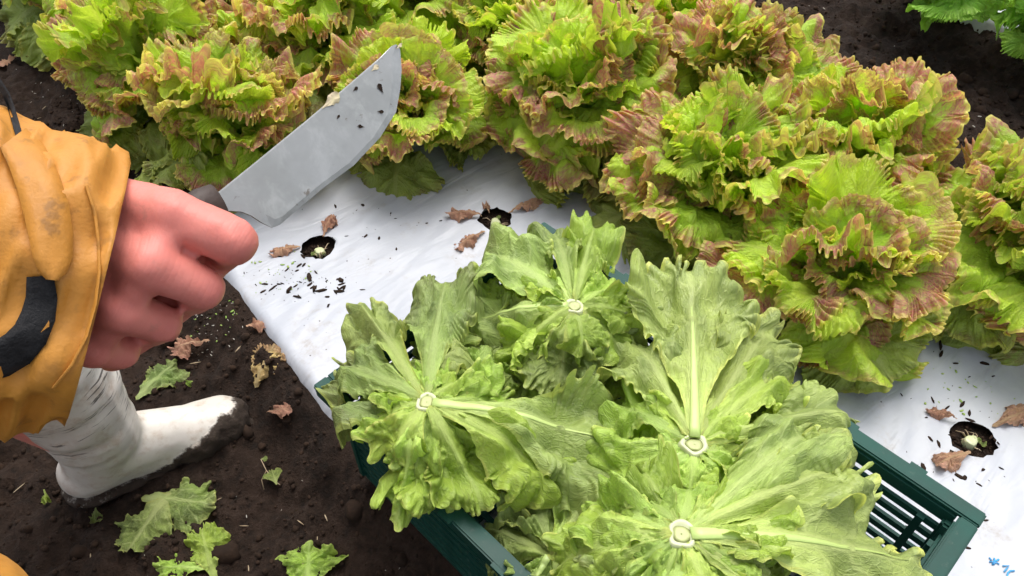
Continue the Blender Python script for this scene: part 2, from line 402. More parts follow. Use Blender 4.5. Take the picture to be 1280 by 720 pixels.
def leaf_mesh(name, L, W, seed, a0, a1, bendp=1.0, cup=0.0, ruf=0.012, kr=9, crk=0.0025, jag=0.05, pet=0.10,
              q=1.7, e=0.62, c=0.62, nt=128, nr=12, twist=0.0, fold=0.0, rufp=2.2, rib=0.0, midpath=False, lobes=0.0, pleat=0.0, wav=0.0, jagf=64, fine=0.22, frill=0.004, kf=30, roll=0.0, fan=0.0, loop=1.0):
    s = np.linspace(0, 1, 500); frill = min(frill, 0.045 * L)
    g = np.sin(np.pi * s ** q) ** e * (1 - pet) * sstep(0.02, 0.75, s) ** 0.7 + pet * np.minimum(1, s / 0.04) * (1 - s ** 6)
    x = W / 2 * g; y = L * s
    bx = np.concatenate([x, -x[::-1]]); by = np.concatenate([y, y[::-1]])
    dl = np.hypot(np.diff(bx), np.diff(by)); al = np.concatenate([[0], np.cumsum(dl)]); per = al[-1]; al /= al[-1]
    a = np.arange(nt) / nt
    BX = np.interp(a, al, bx); BY = np.interp(a, al, by)
    TX = np.gradient(BX); TY = np.gradient(BY); tl = np.hypot(TX, TY) + 1e-9; TX /= tl; TY /= tl
    wt = sstep(0.10, 0.26, a) * sstep(0.10, 0.26, 1 - a)
    cx, cy = 0.0, c * L
    jr = 1 + wt * (jag * vn(a * jagf, seed * 1.7, 0, 3) + 0.7 * jag * vn(a * 27, seed * 2.7, 0, 4)) - lobes * wt * np.maximum(0, vn(a * 9, seed * 3.1, 0, 14))
    BX = cx + (BX - cx) * jr; BY = cy + (BY - cy) * jr
    rho = 1 - (1 - np.arange(1, nr + 1) / nr) ** 1.35
    P, A = np.meshgrid(rho, a, indexing='ij')
    px = cx + P * (BX - cx)[None]; py = cy + P * (BY - cy)[None]
    ph = 2 * np.pi * (kr * A + 0.55 * vn(A * kr * 0.6, seed * 3.3, P * 0.8, 5)) + seed
    ph2 = 2 * np.pi * (kf * A + 1.3 * vn(A * kf * 0.38, seed * 5.1, P * 1.2, 6)) + seed * 2
    ampv = (0.65 + 0.5 * vn(A * 7, seed * 1.1, 0, 7))
    amp = ruf * P ** rufp * wt[None] * ampv
    fa = frill * P ** 5 * wt[None] * np.clip(0.8 + 0.8 * vn(A * 15, seed * 4.1, 0, 18), 0.1, 1.5)
    z = amp * np.sin(ph) + fa * np.sin(ph2) - roll * P ** 6 * wt[None] * (0.5 + 0.8 * vn(A * 4, seed * 6.1, 0, 19))
    tg = -loop * wt[None] * (per / kr * 0.085 * np.minimum(1, amp / (ruf + 1e-9)) * np.sin(2 * ph) + per / kf * 0.11 * P ** 4 * np.sin(2 * ph2)); rd = 0.25 * fa * np.cos(ph2) + amp * 0.15 * np.cos(1.7 * ph)
    ox, oy = px.copy(), py.copy()
    OX, OY = px - cx, py - cy; ol = np.hypot(OX, OY) + 1e-9
    px = px + tg * TX[None] + rd * OX / ol; py = py + tg * TY[None] + rd * OY / ol
    if fan:
        fi = np.arctan2(ox, oy + 0.06 * L)
        z = z + fan * P * vn(fi * 11 + 40, P * 1.4, seed, 20) * np.minimum(1, np.abs(ox) / (0.10 * W)) * sstep(0.2, 0.6, P)
    # blistered blade
    k = 1.0 / max(L, 1e-6)
    z = z + crk * (vn(ox * k * 10, oy * k * 10, seed, 8) + 0.6 * vn(ox * k * 22, oy * k * 22, seed, 9) + fine * 1.2 * vn(ox * k * 44, oy * k * 44, seed, 10)) * np.minimum(1, ox ** 2 / (0.12 * W) ** 2 + 0.25)
    z = z + cup * (ox ** 2) / W * 4
    if pleat:
        pv = (oy / L - 0.42 * np.abs(ox) / (W / 2)) * 2 * np.pi * 5.5 + 2.2 * vn(ox * k * 4, oy * k * 4, seed, 12)
        z = z + pleat * np.sin(pv) * np.minimum(1, np.abs(ox) / (0.18 * W)) * sstep(0.15, 0.5, oy / L)
    if wav: z = z + wav * (vn(ox * k * 3.2 + 5, oy * k * 3.2, seed, 15) + 0.5 * vn(ox * k * 6.5, oy * k * 6.5, seed, 16)) * np.minimum(1, (ox / (0.16 * W)) ** 2 + 0.15) * sstep(0.05, 0.4, oy / L)
    if fold: z = z + fold * np.abs(ox) * sstep(0.1, 0.6, oy / L)
    if rib: z = z + rib * np.exp(-(ox / (0.055 * W * (1.15 - oy / L) + 0.002)) ** 2) * (1 - 0.8 * oy / L)
    V = np.concatenate([[[cx, cy, crk * float(vn(0, cy * k * 10, seed, 8)) * 0.25 + (rib * 0.5)]], np.stack([px, py, z], -1).reshape(-1, 3)])
    attr = np.concatenate([[[0, c, 0]], np.stack([ox / (W / 2), oy / L, P], -1).reshape(-1, 3)])
    # bend along the midrib
    ss = np.linspace(-0.12, 1.2, 133)
    ang = a0 + (a1 - a0) * np.clip(ss, 0, 1.2) ** bendp
    ds = (ss[1] - ss[0]) * L
    cyy = np.concatenate([[0], np.cumsum(np.cos(ang[:-1]) * ds)]); czz = np.concatenate([[0], np.cumsum(np.sin(ang[:-1]) * ds)])
    i0 = np.interp(0, ss, np.arange(len(ss))); cyy -= np.interp(0, ss, cyy); czz -= np.interp(0, ss, czz)
    def wrap(V):
        t = V[:, 1] / L
        yy = np.interp(t, ss, cyy); zz = np.interp(t, ss, czz); an = np.interp(t, ss, ang)
        tw = twist * np.clip(t, 0, 1)
        X = V[:, 0] * np.cos(tw) - V[:, 2] * np.sin(tw); Z = V[:, 0] * np.sin(tw) + V[:, 2] * np.cos(tw)
        return np.stack([X, yy - Z * np.sin(an), zz + Z * np.cos(an)], 1)
    W3 = wrap(V)
    F = leaf_faces(nt, nr)
    me = mesh(name, W3, F)
    at_ = me.attributes.new('leaf', 'FLOAT_VECTOR', 'POINT')
    at_.data.foreach_set('vector', attr.astype(np.float32).ravel())
    if midpath:
        t = np.linspace(0.0, 0.90, 22)
        return me, wrap(np.stack([0 * t, t * L, crk * 0.25 * (vn(0 * t, t * L * k * 10, seed, 8) + 0.6 * vn(0 * t, t * L * k * 22, seed, 9)) + wav * 0.15 * (vn(0 * t + 5, t * 3.2, seed, 15) + 0.5 * vn(0 * t, t * 6.5, seed, 16)) * sstep(0.05, 0.4, t) + rib * (1 - 0.8 * t)], 1)), wrap
    return me

def tube(name, pts, rad, n=8, flat=1.0, cap=True, smooth=True):
    pts = np.asarray(pts, float); rad = np.broadcast_to(np.asarray(rad, float), (len(pts),))
    V, F = [], []
    ref = np.array([0, 0, 1.0])
    for i, p_ in enumerate(pts):
        d = pts[min(i + 1, len(pts) - 1)] - pts[max(i - 1, 0)]
        d = d / (np.linalg.norm(d) + 1e-9)
        sx = np.cross(d, ref)
        if np.linalg.norm(sx) < 1e-3: sx = np.cross(d, [0, 1.0, 0])
        sx /= np.linalg.norm(sx); sy = np.cross(sx, d)
        for j in range(n):
            t = 2 * math.pi * j / n
            V.append(p_ + rad[i] * (sx * math.cos(t) + flat * sy * math.sin(t)))
    for i in range(len(pts) - 1):
        for j in range(n):
            F.append((i * n + j, i * n + (j + 1) % n, (i + 1) * n + (j + 1) % n, (i + 1) * n + j))
    if cap:
        F.append(tuple(range(n))[::-1]); F.append(tuple((len(pts) - 1) * n + j for j in range(n)))
    return mesh(name, V, F, smooth)

def rib_tube(path, r0, r1):
    r = np.linspace(r0, r1, len(path))
    r = r1 + (r0 - r1) * (1 - np.linspace(0, 1, len(path))) ** 1.25
    return tube('midrib', path, r, 10, 0.36)

rng = random.Random(11)
def variants(n, **kw):
    out = []
    for i in range(n):
        k = {a: (rng.uniform(*b) if isinstance(b, tuple) else b) for a, b in kw.items()}
        out.append(leaf_mesh('lettuce_leaf', seed=rng.randint(1, 900), nt=540, nr=18, fine=0.40, **k))
    return out
LO = variants(7, L=(0.175, 0.20), W=(0.19, 0.22), a0=(R(30), R(46)), a1=(R(-75), R(-48)), bendp=(0.9, 1.4), cup=(-0.15, 0.0),
              ruf=(0.012, 0.017), kr=(6, 8), crk=0.0035, jag=0.022, q=1.8, e=0.5, rufp=1.8, wav=0.014, pleat=0.003, jagf=120, frill=0.0060, kf=(48, 61), fan=0.006)
LM = variants(12, L=(0.175, 0.205), W=(0.165, 0.20), a0=(R(58), R(74)), a1=(R(-70), R(0)), bendp=(1.3, 2.2), cup=(-0.16, 0.06),
              ruf=(0.014, 0.020), kr=(7, 10), crk=0.0035, jag=0.034, q=1.9, e=0.5, rufp=1.7, wav=0.018, pleat=0.002, twist=(-0.3, 0.3), jagf=120, frill=0.0062, kf=(54, 73), fan=0.008)
LI = variants(10, L=(0.175, 0.21), W=(0.15, 0.18), a0=(R(74), R(86)), a1=(R(-35), R(45)), bendp=(1.6, 2.8), cup=(-0.05, 0.18),
              ruf=(0.014, 0.020), kr=(7, 10), crk=0.0035, jag=0.034, q=1.9, e=0.5, rufp=1.7, wav=0.018, pleat=0.002, twist=(-0.35, 0.35), jagf=120, frill=0.0062, kf=(51, 70), fan=0.008)
LH = variants(7, L=(0.15, 0.185), W=(0.125, 0.155), a0=(R(82), R(92)), a1=(R(0), R(60)), bendp=2.0, cup=(0.05, 0.30),
              ruf=(0.012, 0.017), kr=(6, 8), crk=0.003, jag=0.034, q=1.9, e=0.5, rufp=1.7, wav=0.014, twist=(-0.4, 0.4), jagf=120, frill=0.0056, kf=(41, 54), fan=0.006)
for S, m in ((LO, m_outer), (LM, m_red), (LI, m_red), (LH, m_heart)):
    for me in S: me.materials.append(m)

def lathe(name, prof, n=20, smooth=True, wob=0.0, seed=0):
    V, F = [], []
    for i, (r, z) in enumerate(prof):
        for j in range(n):
            t = 2 * math.pi * j / n
            k = 1 + wob * float(vn(math.cos(t) * 1.5 + 3, math.sin(t) * 1.5 + seed, 0, seed))
            V.append((r * k * math.cos(t), r * k * math.sin(t), z))
    for i in range(len(prof) - 1):
        for j in range(n):
            F.append((i * n + j, i * n + (j + 1) % n, (i + 1) * n + (j + 1) % n, (i + 1) * n + j))
    F.append(tuple((len(prof) - 1) * n + j for j in range(n)))
    F.append(tuple(range(n))[::-1])
    return mesh(name, V, F, smooth)
stalk_me = lathe('stalk', [(0.013, -0.012), (0.017, 0.0), (0.015, 0.03), (0.006, 0.06)], 12)

def standing_head(x, y, label, group, scale=1.0, seed=0, mats=None, nums=(8, 15, 15, 9)):
    r = random.Random(seed)
    t = empty('lettuce', (x, y, -0.004)); tag(t, label, 'lettuce', group)
    obj('stalk', stalk_me, m_stem, t)
    az = r.uniform(0, 6.28)
    for ring, (S, n) in enumerate(zip((LO, LM, LI, LH), nums)):
        for k in range(n):
            az += 2.39996 + r.uniform(-0.4, 0.4)
            o = obj('leaf', r.choice(S), mats[ring] if mats else None, t)
            rad = (0.010, 0.012, 0.008, 0.005)[ring]
            zz = (0.012, 0.028, 0.042, 0.052)[ring] + 0.010 * k / n
            o.location = (rad * -math.sin(az), rad * math.cos(az), zz)
            o.rotation_euler = (r.uniform(-0.36, 0.30), r.uniform(-0.38, 0.38), az)
            q = scale * r.uniform(0.74, 1.16)
            o.scale = (q * r.uniform(0.92, 1.1), q, q * r.uniform(0.92, 1.1))
    return t

HEADS = []
G1 = 'red tipped lettuces in the near edge row of the bed'
G2 = 'red tipped lettuces in the second row of the bed'
G3 = 'red tipped lettuces in the third row of the bed'
G4 = 'red tipped lettuces in the far edge row of the bed'
E1 = 'red tipped lettuce, %s from the harvested gap in the edge row along the boot furrow'
E2 = 'red tipped lettuce, %s from the harvested gap in the row second from the boot furrow'
E3 = 'red tipped lettuce, %s from the crate in the row third from the boot furrow'
E4 = 'red tipped lettuce, %s from the empty crate end in the row along the bare furrow'
HEADS += [(0.135, 1.385, 'red tipped curly lettuce with drooping green skirt right behind the gripping hand', G1)]
HEADS += [(0.125, 1.685, E1 % 'second', G1), (0.13, 1.98, E1 % 'third', G1), (0.13, 2.28, E1 % 'fourth', G1), (0.13, 2.58, E1 % 'fifth', G1)]
HEADS += [(0.457, 1.235, 'curly lettuce leaning over the white film just behind the knife tip', G2)]
HEADS += [(0.457, 1.535, E2 % 'second', G2), (0.46, 1.83, E2 % 'third', G2), (0.455, 2.13, E2 % 'fourth', G2), (0.46, 2.43, E2 % 'fifth', G2)]
HEADS += [(0.760, 0.400, 'full red tipped lettuce bulging against the long side of the crate', G3),
          (0.755, 0.700, 'red tipped lettuce with large open leaves beyond the back corner of the crate', G3),
          (0.750, 1.000, 'red tipped lettuce whose dark outer leaves lie on the film past the second stump', G3)]
HEADS += [(0.760, 1.300, E3 % 'fourth', G3), (0.76, 1.60, E3 % 'fifth', G3), (0.755, 1.90, E3 % 'sixth', G3), (0.76, 2.2, E3 % 'seventh', G3)]
HEADS += [(1.030, 0.235, 'bright lime lettuce with dull outer leaves beside the stump hole with brown leaves', G4)]
HEADS += [(1.025, 0.550, E4 % 'second', G4), (1.030, 0.850, E4 % 'third', G4), (1.025, 1.15, E4 % 'fourth', G4), (1.020, 1.45, E4 % 'fifth', G4), (1.025, 1.75, E4 % 'sixth', G4)]
for i, (x, y, lb, gp) in enumerate(HEADS):
    standing_head(x, y, lb, gp, scale=1.17 + 0.13 * math.sin(i * 2.3), seed=100 + i).rotation_euler = (0.17 * math.sin(i * 4.1), 0.17 * math.cos(i * 2.9), 0)
for i, (x, y, sc_, lb) in enumerate([(1.785, 0.865, 0.95, 'bright green frilly lettuce on the neighbouring bed, the one farther from the crate'),
                                   (1.80, 0.565, 0.95, 'bright green frilly lettuce on the neighbouring bed, the one closer to the crate')]):
    standing_head(x, y, lb, 'green lettuces on the neighbouring bed', sc_, 300 + i, (m_green,) * 4, nums=(0, 14, 16, 10))

# ------------------------------------------------------------------ crate
CR_W, CR_L, CR_H = 0.40, 0.651, 0.228
crate = empty('harvest_crate', (0.2, CR_L / 2, 0.004), 0.12119)
tag(crate, 'dark green slatted plastic harvest crate filled with cut lettuces', 'crate')

def box_me(name, cx, cy, cz, sx, sy, sz, bev=0.0):
    bm = bmesh.new()
    bmesh.ops.create_cube(bm, size=1.0)
    bmesh.ops.scale(bm, vec=(sx, sy, sz), verts=bm.verts)
    if bev: bmesh.ops.bevel(bm, geom=bm.edges[:], offset=bev, segments=2, affect='EDGES')
    bmesh.ops.translate(bm, vec=(cx, cy, cz), verts=bm.verts)
    me = bpy.data.meshes.new(name); bm.to_mesh(me); bm.free()
    if bev: me.polygons.foreach_set('use_smooth', [False] * len(me.polygons))
    return me
def cpart(name, *a, bev=0.0): return obj(name, box_me(name, *a, bev=bev), m_crate, crate)

hw, hl = CR_W / 2, CR_L / 2
rimw = 0.021
# rim: four flanges butted end to end
for sx in (-1, 1):
    cpart('rim', sx * (hw + 0.0), 0, CR_H - 0.004, rimw, CR_L + rimw, 0.008, bev=0.002)
    cpart('rim_lip', sx * (hw + 0.0080), 0, CR_H - 0.0145, 0.004, CR_L + rimw - 0.006, 0.013)
    cpart('wall_band', sx * (hw - 0.010), 0, CR_H - 0.018, 0.004, CR_L - 0.024, 0.019)
for sy in (-1, 1):
    cpart('rim', 0, sy * hl, CR_H - 0.0042, CR_W - rimw - 0.001, rimw, 0.0078, bev=0.002)
    cpart('rim_lip', 0, sy * (hl + 0.0080), CR_H - 0.0145, CR_W + rimw - 0.016, 0.004, 0.013)
    cpart('wall_band', 0, sy * (hl - 0.010), CR_H - 0.018, CR_W - 0.034, 0.004, 0.019)
    for sx in (-1, 1):
        cpart('corner_post', sx * (hw - 0.014), sy * (hl - 0.014), 0.108, 0.014, 0.014, 0.20, bev=0.003)
# rim ticks
for sx in (-1, 1):
    for k in range(7):
        cpart('rim_tab', sx * (hw + 0.0110), -hl + 0.07 + k * (CR_L - 0.14) / 6, CR_H - 0.0035, 0.006, 0.020, 0.006)
slatx = box_me('slat', 0, 0, 0, 0.0045, CR_L - 0.040, 0.0105); slatx.materials.append(m_crate)
slaty = box_me('slat', 0, 0, 0, CR_W - 0.044, 0.0045, 0.0105); slaty.materials.append(m_crate)
ribx = box_me('rib', 0, 0, 0, 0.005, 0.009, 0.188); ribx.materials.append(m_crate)
riby = box_me('rib', 0, 0, 0, 0.009, 0.005, 0.188); riby.materials.append(m_crate)
for sx in (-1, 1):
    for k in range(9): obj('slat', slatx, None, crate, (sx * (hw - 0.0125), 0, 0.014 + k * 0.0215))
    for k in range(12): obj('rib', ribx, None, crate, (sx * (hw - 0.0175), -hl + 0.04 + k * (CR_L - 0.08) / 11, 0.098))
for sy in (-1, 1):
    for k in range(9): obj('slat', slaty, None, crate, (0, sy * (hl - 0.0125), 0.014 + k * 0.0215))
    for k in range(8): obj('rib', riby, None, crate, (-hw + 0.04 + k * (CR_W - 0.08) / 7, sy * (hl - 0.0175), 0.098))
bx_ = box_me('base_slat', 0, 0, 0, 0.008, CR_L - 0.036, 0.006); bx_.materials.append(m_crate)
by_ = box_me('base_bar', 0, 0, 0, CR_W - 0.040, 0.012, 0.006); by_.materials.append(m_crate)
for k in range(17): obj('base_slat', bx_, None, crate, (-hw + 0.024 + k * (CR_W - 0.048) / 16, 0, 0.010))
for k in range(9): obj('base_bar', by_, None, crate, (0, -hl + 0.034 + k * (CR_L - 0.068) / 8, 0.0035))

# ------------------------------------------------------------------ cut lettuces lying stem-up in the crate
def cut_stem(parent, r0=0.0135, h=0.0015, seed=1):
    st = obj('stem', lathe('stem', [(r0 * 1.5, -0.05), (r0 * 1.25, -0.02), (r0 * 1.05, -0.004), (r0 * 1.0, h - 0.003), (r0 * 0.93, h),
                                    (r0 * 0.80, h + 0.0004), (r0 * 0.66, h - 0.0006), (r0 * 0.3, h - 0.0030), (r0 * 0.02, h - 0.0034)], 28, True, 0.22, seed), m_stem, parent)
    obj('pith', lathe('pith', [(r0 * 0.68, h - 0.0009), (r0 * 0.40, h - 0.0002), (r0 * 0.02, h - 0.0010)], 18, True, 0.2, seed + 2), m_pith, st)
    return st

def cut_head(name, stem_px, z, label, group, leaves, inner=12, seed=1, inner_len=(0.085, 0.13), show_stem=True, skip=None, tilt=(0, 0)):
    """leaves: (tip px, tip py, tip z, width, arch, options) : each leaf runs from the stem to the place the tip has"""
    b = gpt(*stem_px, z)
    t = empty(name, tuple(b)); tag(t, label, 'lettuce', group)
    r = random.Random(seed)
    if show_stem: cut_stem(t, 0.0135 * r.uniform(0.95, 1.1), seed=seed).rotation_euler = (tilt[0], tilt[1], 0)
    for i, (tx, ty, tz, wd, arch, kw) in enumerate(leaves):
        tip = gpt(tx, ty, tz); d = tip - b
        hz = math.hypot(d[0], d[1]); ln = float(np.linalg.norm(d)) * (1 + 0.22 * arch ** 2)
        sl_ = math.atan2(d[2], hz); az = math.atan2(-d[0], d[1])
        k = dict(L=ln, W=wd, seed=seed * 31 + i * 7, a0=sl_ + arch, a1=sl_ - arch, bendp=1.0, cup=-0.10, ruf=0.018, kr=5.5, crk=0.004, jag=0.010, jagf=100,
                 pet=0.14, q=2.1, e=0.44, nt=360, nr=24, rufp=1.8, rib=0.0042, lobes=0.03, pleat=0.002, wav=0.030, frill=0.0090, kf=31, roll=0.022, fan=0.009, loop=1.0)
        inn = kw.pop('inner', False) if 'inner' in kw else False
        k.update(kw)
        me, path, _ = leaf_mesh('leaf', midpath=True, **k)
        lo = obj('leaf', me, m_cutin if inn else m_cut, t, (-0.008 * math.sin(az), 0.008 * math.cos(az), -0.001 - 0.002 * (i % 3)), (0, 0, az))
        if i == 0: obj('midrib', rib_tube(path, 0.0058 * (wd / 0.15) ** 0.4, 0.0005), m_rib, lo)
    if show_stem:                                    # short bright frills crowding round the cut
        az = r.uniform(0, 6.28)
        for k_ in range(9):
            az += 0.70 + r.uniform(-0.25, 0.25)
            ln = r.uniform(0.060, 0.090)
            me = leaf_mesh('leaf', L=ln, W=ln * r.uniform(0.8, 1.1), seed=seed * 53 + k_, a0=R(r.uniform(14, 42)), a1=R(r.uniform(-95, -50)), cup=r.uniform(-0.3, 0.2), ruf=0.009, kr=r.uniform(4, 6), crk=0.003,
                           jag=0.01, pet=0.2, q=1.8, e=0.45, nt=190, nr=13, rufp=1.6, rib=0.002, frill=0.0050, kf=r.uniform(14, 20), roll=0.008, fan=0.006, wav=0.012, twist=r.uniform(-0.5, 0.5))
            obj('leaf', me, m_cutin, t, (-0.007 * math.sin(az), 0.007 * math.cos(az), -0.006), (r.uniform(-0.15, 0.05), r.uniform(-0.2, 0.2), az))
    az = r.uniform(0, 6.28)
    for k_ in range(inner):
        az += 2.39996 + r.uniform(-0.3, 0.3)
        if skip and any(abs((az - s_ + math.pi) % (2 * math.pi) - math.pi) < 0.5 for s_ in skip): continue
        f_ = k_ / max(1, inner - 1)
        ln = r.uniform(*inner_len) * (1.0 - 0.12 * f_)
        me, path, _ = leaf_mesh('leaf', midpath=True, L=ln, W=ln * r.uniform(0.85, 1.1), seed=seed * 97 + k_, a0=R(r.uniform(8, 26)) - 0.30 * f_, a1=R(r.uniform(-85, -40)) - 0.2 * f_,
                                cup=r.uniform(-0.25, 0.1), ruf=r.uniform(0.014, 0.020), kr=r.uniform(5, 8), crk=0.0035, jag=0.010, jagf=90, pet=0.16, q=1.7, e=0.45, loop=1.0,
                                nt=280, nr=15, rufp=1.7, rib=0.0035, lobes=0.03, frill=0.0085, kf=r.uniform(22, 30), roll=0.014, fan=0.010, pleat=0.002, wav=0.018, twist=r.uniform(-0.3, 0.3))
        lo = obj('leaf', me, m_cutin if r.random() < 0.75 else m_cut, t, (0, 0, -0.014 - 0.022 * f_), (r.uniform(-0.1, 0.1), r.uniform(-0.15, 0.15), az))
        if k_ < 1: obj('midrib', rib_tube(path, 0.0032, 0.0008), m_rib, lo)
    return t

GC = 'cut lettuces lying stem up in the crate'
D = dict
# buried lower layer first
cut_head('cut_lettuce', (690, 500), 0.225, 'cut lettuce buried under the others in the middle of the crate', GC,
         [(745, 600, 0.17, 0.12, 0.5, D()), (640, 420, 0.20, 0.12, 0.4, D()), (760, 430, 0.215, 0.14, 0.45, D()), (620, 560, 0.19, 0.12, 0.5, D()), (690, 400, 0.21, 0.12, 0.5, D(inner=True))],
         14, 21, (0.11, 0.15), show_stem=False)
cut_head('cut_lettuce', (690, 690), 0.230, 'cut lettuce half hidden against the near side wall of the crate', GC,
         [(665, 735, 0.22, 0.10, 0.4, D()), (745, 610, 0.235, 0.12, 0.45, D()), (668, 625, 0.225, 0.10, 0.5, D())],
         14, 22, (0.085, 0.115), show_stem=False, skip=[1.5, 1.0, 2.1])
cut_head('cut_lettuce', (960, 590), 0.19, 'cut lettuce sunk low beside the empty end of the crate', GC,
         [(1040, 600, 0.15, 0.13, 0.5, D()), (960, 480, 0.19, 0.13, 0.4, D())], 12, 23, (0.09, 0.13), show_stem=False)
cut_head('cut_lettuce', (610, 425), 0.235, 'cut lettuce squeezed low between the far end and the spilling head', GC,
         [(560, 400, 0.21, 0.11, 0.45, D()), (620, 350, 0.215, 0.12, 0.45, D()), (600, 480, 0.22, 0.11, 0.5, D(inner=True)), (520, 440, 0.21, 0.10, 0.5, D())],
         12, 24, (0.10, 0.135), show_stem=False)
# the four on top
cut_head('cut_lettuce', (718, 383), 0.285, 'cut lettuce with a broad folded leaf by the far end of the crate', GC,
         [(590, 405, 0.235, 0.105, 0.28, D(cup=-0.30, q=2.1)), (605, 318, 0.245, 0.165, 0.30, D(cup=-0.05, ruf=0.022, q=2.2)),
          (690, 290, 0.225, 0.085, 0.40, D(ruf=0.019, q=2.2)), (745, 296, 0.215, 0.085, 0.65, D(ruf=0.021, inner=True)), (805, 430, 0.235, 0.125, 0.5, D(cup=-0.2, q=2.2)),
          (700, 480, 0.235, 0.110, 0.55, D(cup=-0.35, q=2.2)), (640, 455, 0.23, 0.09, 0.5, D(inner=True))],
         11, 31, (0.095, 0.13))
cut_head('cut_lettuce', (533, 503), 0.300, 'cut lettuce with one long stalked leaf stretched across, spilling over the near rim', GC,
         [(788, 560, 0.265, 0.165, 0.22, D(pet=0.075, q=3.6, cup=-0.16, ruf=0.017)),
          (558, 342, 0.255, 0.110, 0.20, D(cup=-0.12, ruf=0.018, q=2.3)), (440, 368, 0.245, 0.080, 0.28, D(cup=-0.3, ruf=0.017, q=2.5)),
          (418, 462, 0.240, 0.095, 0.33, D(cup=-0.25, ruf=0.018, q=2.4)), (468, 535, 0.255, 0.065, 0.5, D(ruf=0.018, inner=True)),
          (506, 628, 0.225, 0.080, 0.70, D(ruf=0.023, cup=-0.2, inner=True, q=2.2)), (592, 618, 0.245, 0.100, 0.60, D(ruf=0.022, inner=True, q=2.2)),
          (688, 606, 0.235, 0.105, 0.50, D(ruf=0.021, inner=True, q=2.4))],
         15, 32, (0.10, 0.135), skip=[1.5, 1.0, 2.1])
cut_head('cut_lettuce', (868, 556), 0.296, 'cut lettuce with a large pale leaf standing up towards the long rim', GC,
         [(862, 340, 0.275, 0.175, 0.18, D(cup=-0.06, ruf=0.019, pet=0.11, q=2.3)), (965, 405, 0.245, 0.110, 0.30, D(cup=-0.15, q=2.3)),
          (1082, 518, 0.222, 0.110, 0.40, D(ruf=0.023, cup=-0.2, q=2.4)), (785, 430, 0.245, 0.120, 0.40, D(cup=-0.15, q=2.2)),
          (770, 520, 0.235, 0.11, 0.45, D(inner=True, ruf=0.020)), (985, 470, 0.24, 0.09, 0.45, D(inner=True, ruf=0.021))],
         12, 33, (0.105, 0.145))
cut_head('cut_lettuce', (852, 668), 0.345, 'cut lettuce on top of the heap with a huge veined leaf over the crate end', GC,
         [(1150, 706, 0.255, 0.205, 0.22, D(cup=-0.08, ruf=0.019, pet=0.085, q=2.7)), (1022, 535, 0.275, 0.105, 0.28, D(cup=-0.2, ruf=0.017, q=2.9, pet=0.13)),
          (1075, 585, 0.255, 0.10, 0.35, D(cup=-0.15, q=2.6)), (695, 712, 0.265, 0.130, 0.40, D(cup=-0.1, inner=True, ruf=0.021)), (735, 655, 0.275, 0.10, 0.45, D(inner=True, ruf=0.020)),
          (790, 775, 0.27, 0.12, 0.4, D(inner=True)), (900, 800, 0.27, 0.13, 0.4, D(inner=True)), (1010, 790, 0.26, 0.13, 0.35, D()),
          (795, 590, 0.295, 0.085, 0.45, D(inner=True))],
         14, 34, (0.10, 0.14), skip=[-0.91, -0.4])

# ------------------------------------------------------------------ stumps left in the film holes
def stump(h, label, seed):
    r = random.Random(seed)
    z0 = float(soil_z(h[0], h[1]))
    t = empty('lettuce_stump', (h[0], h[1], z0)); tag(t, label, 'stump', 'stumps left in the film')
    k = lathe('stub', [(0.011, -0.006), (0.0105, 0.004), (0.0090, 0.011), (0.0085, 0.0118), (0.004, 0.0112), (0.0004, 0.0110)], 16, True, 0.25, seed)
    obj('stub', k, m_stem, t)
    for i in range(8):
        az = r.uniform(0, 6.28); ln = r.uniform(0.014, 0.03)
        p0 = np.array([math.cos(az), math.sin(az), 0]) * 0.008 + [0, 0, 0.004]
        p2 = np.array([math.cos(az + 0.4), math.sin(az + 0.4), 0]) * ln + [0, 0, r.uniform(0.006, 0.012)]
        pm = (p0 + p2) / 2 + [r.uniform(-.004, .004), r.uniform(-.004, .004), 0.006]
        obj('root_fibre', tube('root_fibre', [p0, pm, p2], [0.0011, 0.0008, 0.0004], 5), m_root, t)
    for i in range(2):
        me = leaf_mesh('scrap', 0.014, 0.012, seed + i, R(30), R(-10), ruf=0.002, kr=4, crk=0.0006, nt=36, nr=4)
        obj('scrap', me, m_fallen, t, (r.uniform(-.012, .012), r.uniform(-.012, .012), 0.008), (0, 0, r.uniform(0, 6)))
stump(HOLES[0], 'cut lettuce stump in the round film hole below the knife blade', 5)
stump(HOLES[1], 'cut lettuce stump in the film hole between three withered leaves behind the crate', 6)
stump(HOLES[2], 'cut lettuce stump in the film hole beside the empty crate end', 7)

# ------------------------------------------------------------------ withered and fallen leaves
def loose_leaf(name, base_px, tip_px, z, width, mat, label, cat, group, seed, arch=0.3, ruf=0.006, **kw):
    a = gpt(*base_px, z); b = gpt(*tip_px, z)
    if z < -0.01:
        a = gpt(*base_px, float(soil_z(a[0], a[1])) + 0.008); b = gpt(*tip_px, float(soil_z(b[0], b[1])) + 0.008)
        a[2] = float(soil_z(a[0], a[1])) + 0.006; b[2] = float(soil_z(b[0], b[1])) + 0.006
    d = b - a; ln = float(np.linalg.norm(d)) * (1 + 0.2 * arch ** 2); sl_ = math.atan2(d[2], math.hypot(d[0], d[1])); az = math.atan2(-d[0], d[1])
    k = dict(cup=-0.2, kr=6, crk=0.006, jag=0.08, pet=0.12, q=1.8, nt=120, nr=10, lobes=0.10, rib=0.001)
    k.update(kw)
    me = leaf_mesh(name, ln, width, seed, sl_ + arch, sl_ - arch, ruf=ruf, **k)
    o = obj(name, me, mat, None, tuple(a), (0, 0, az))
    tag(o, label, cat, group)
    return o
GW = 'withered leaves on the white film'
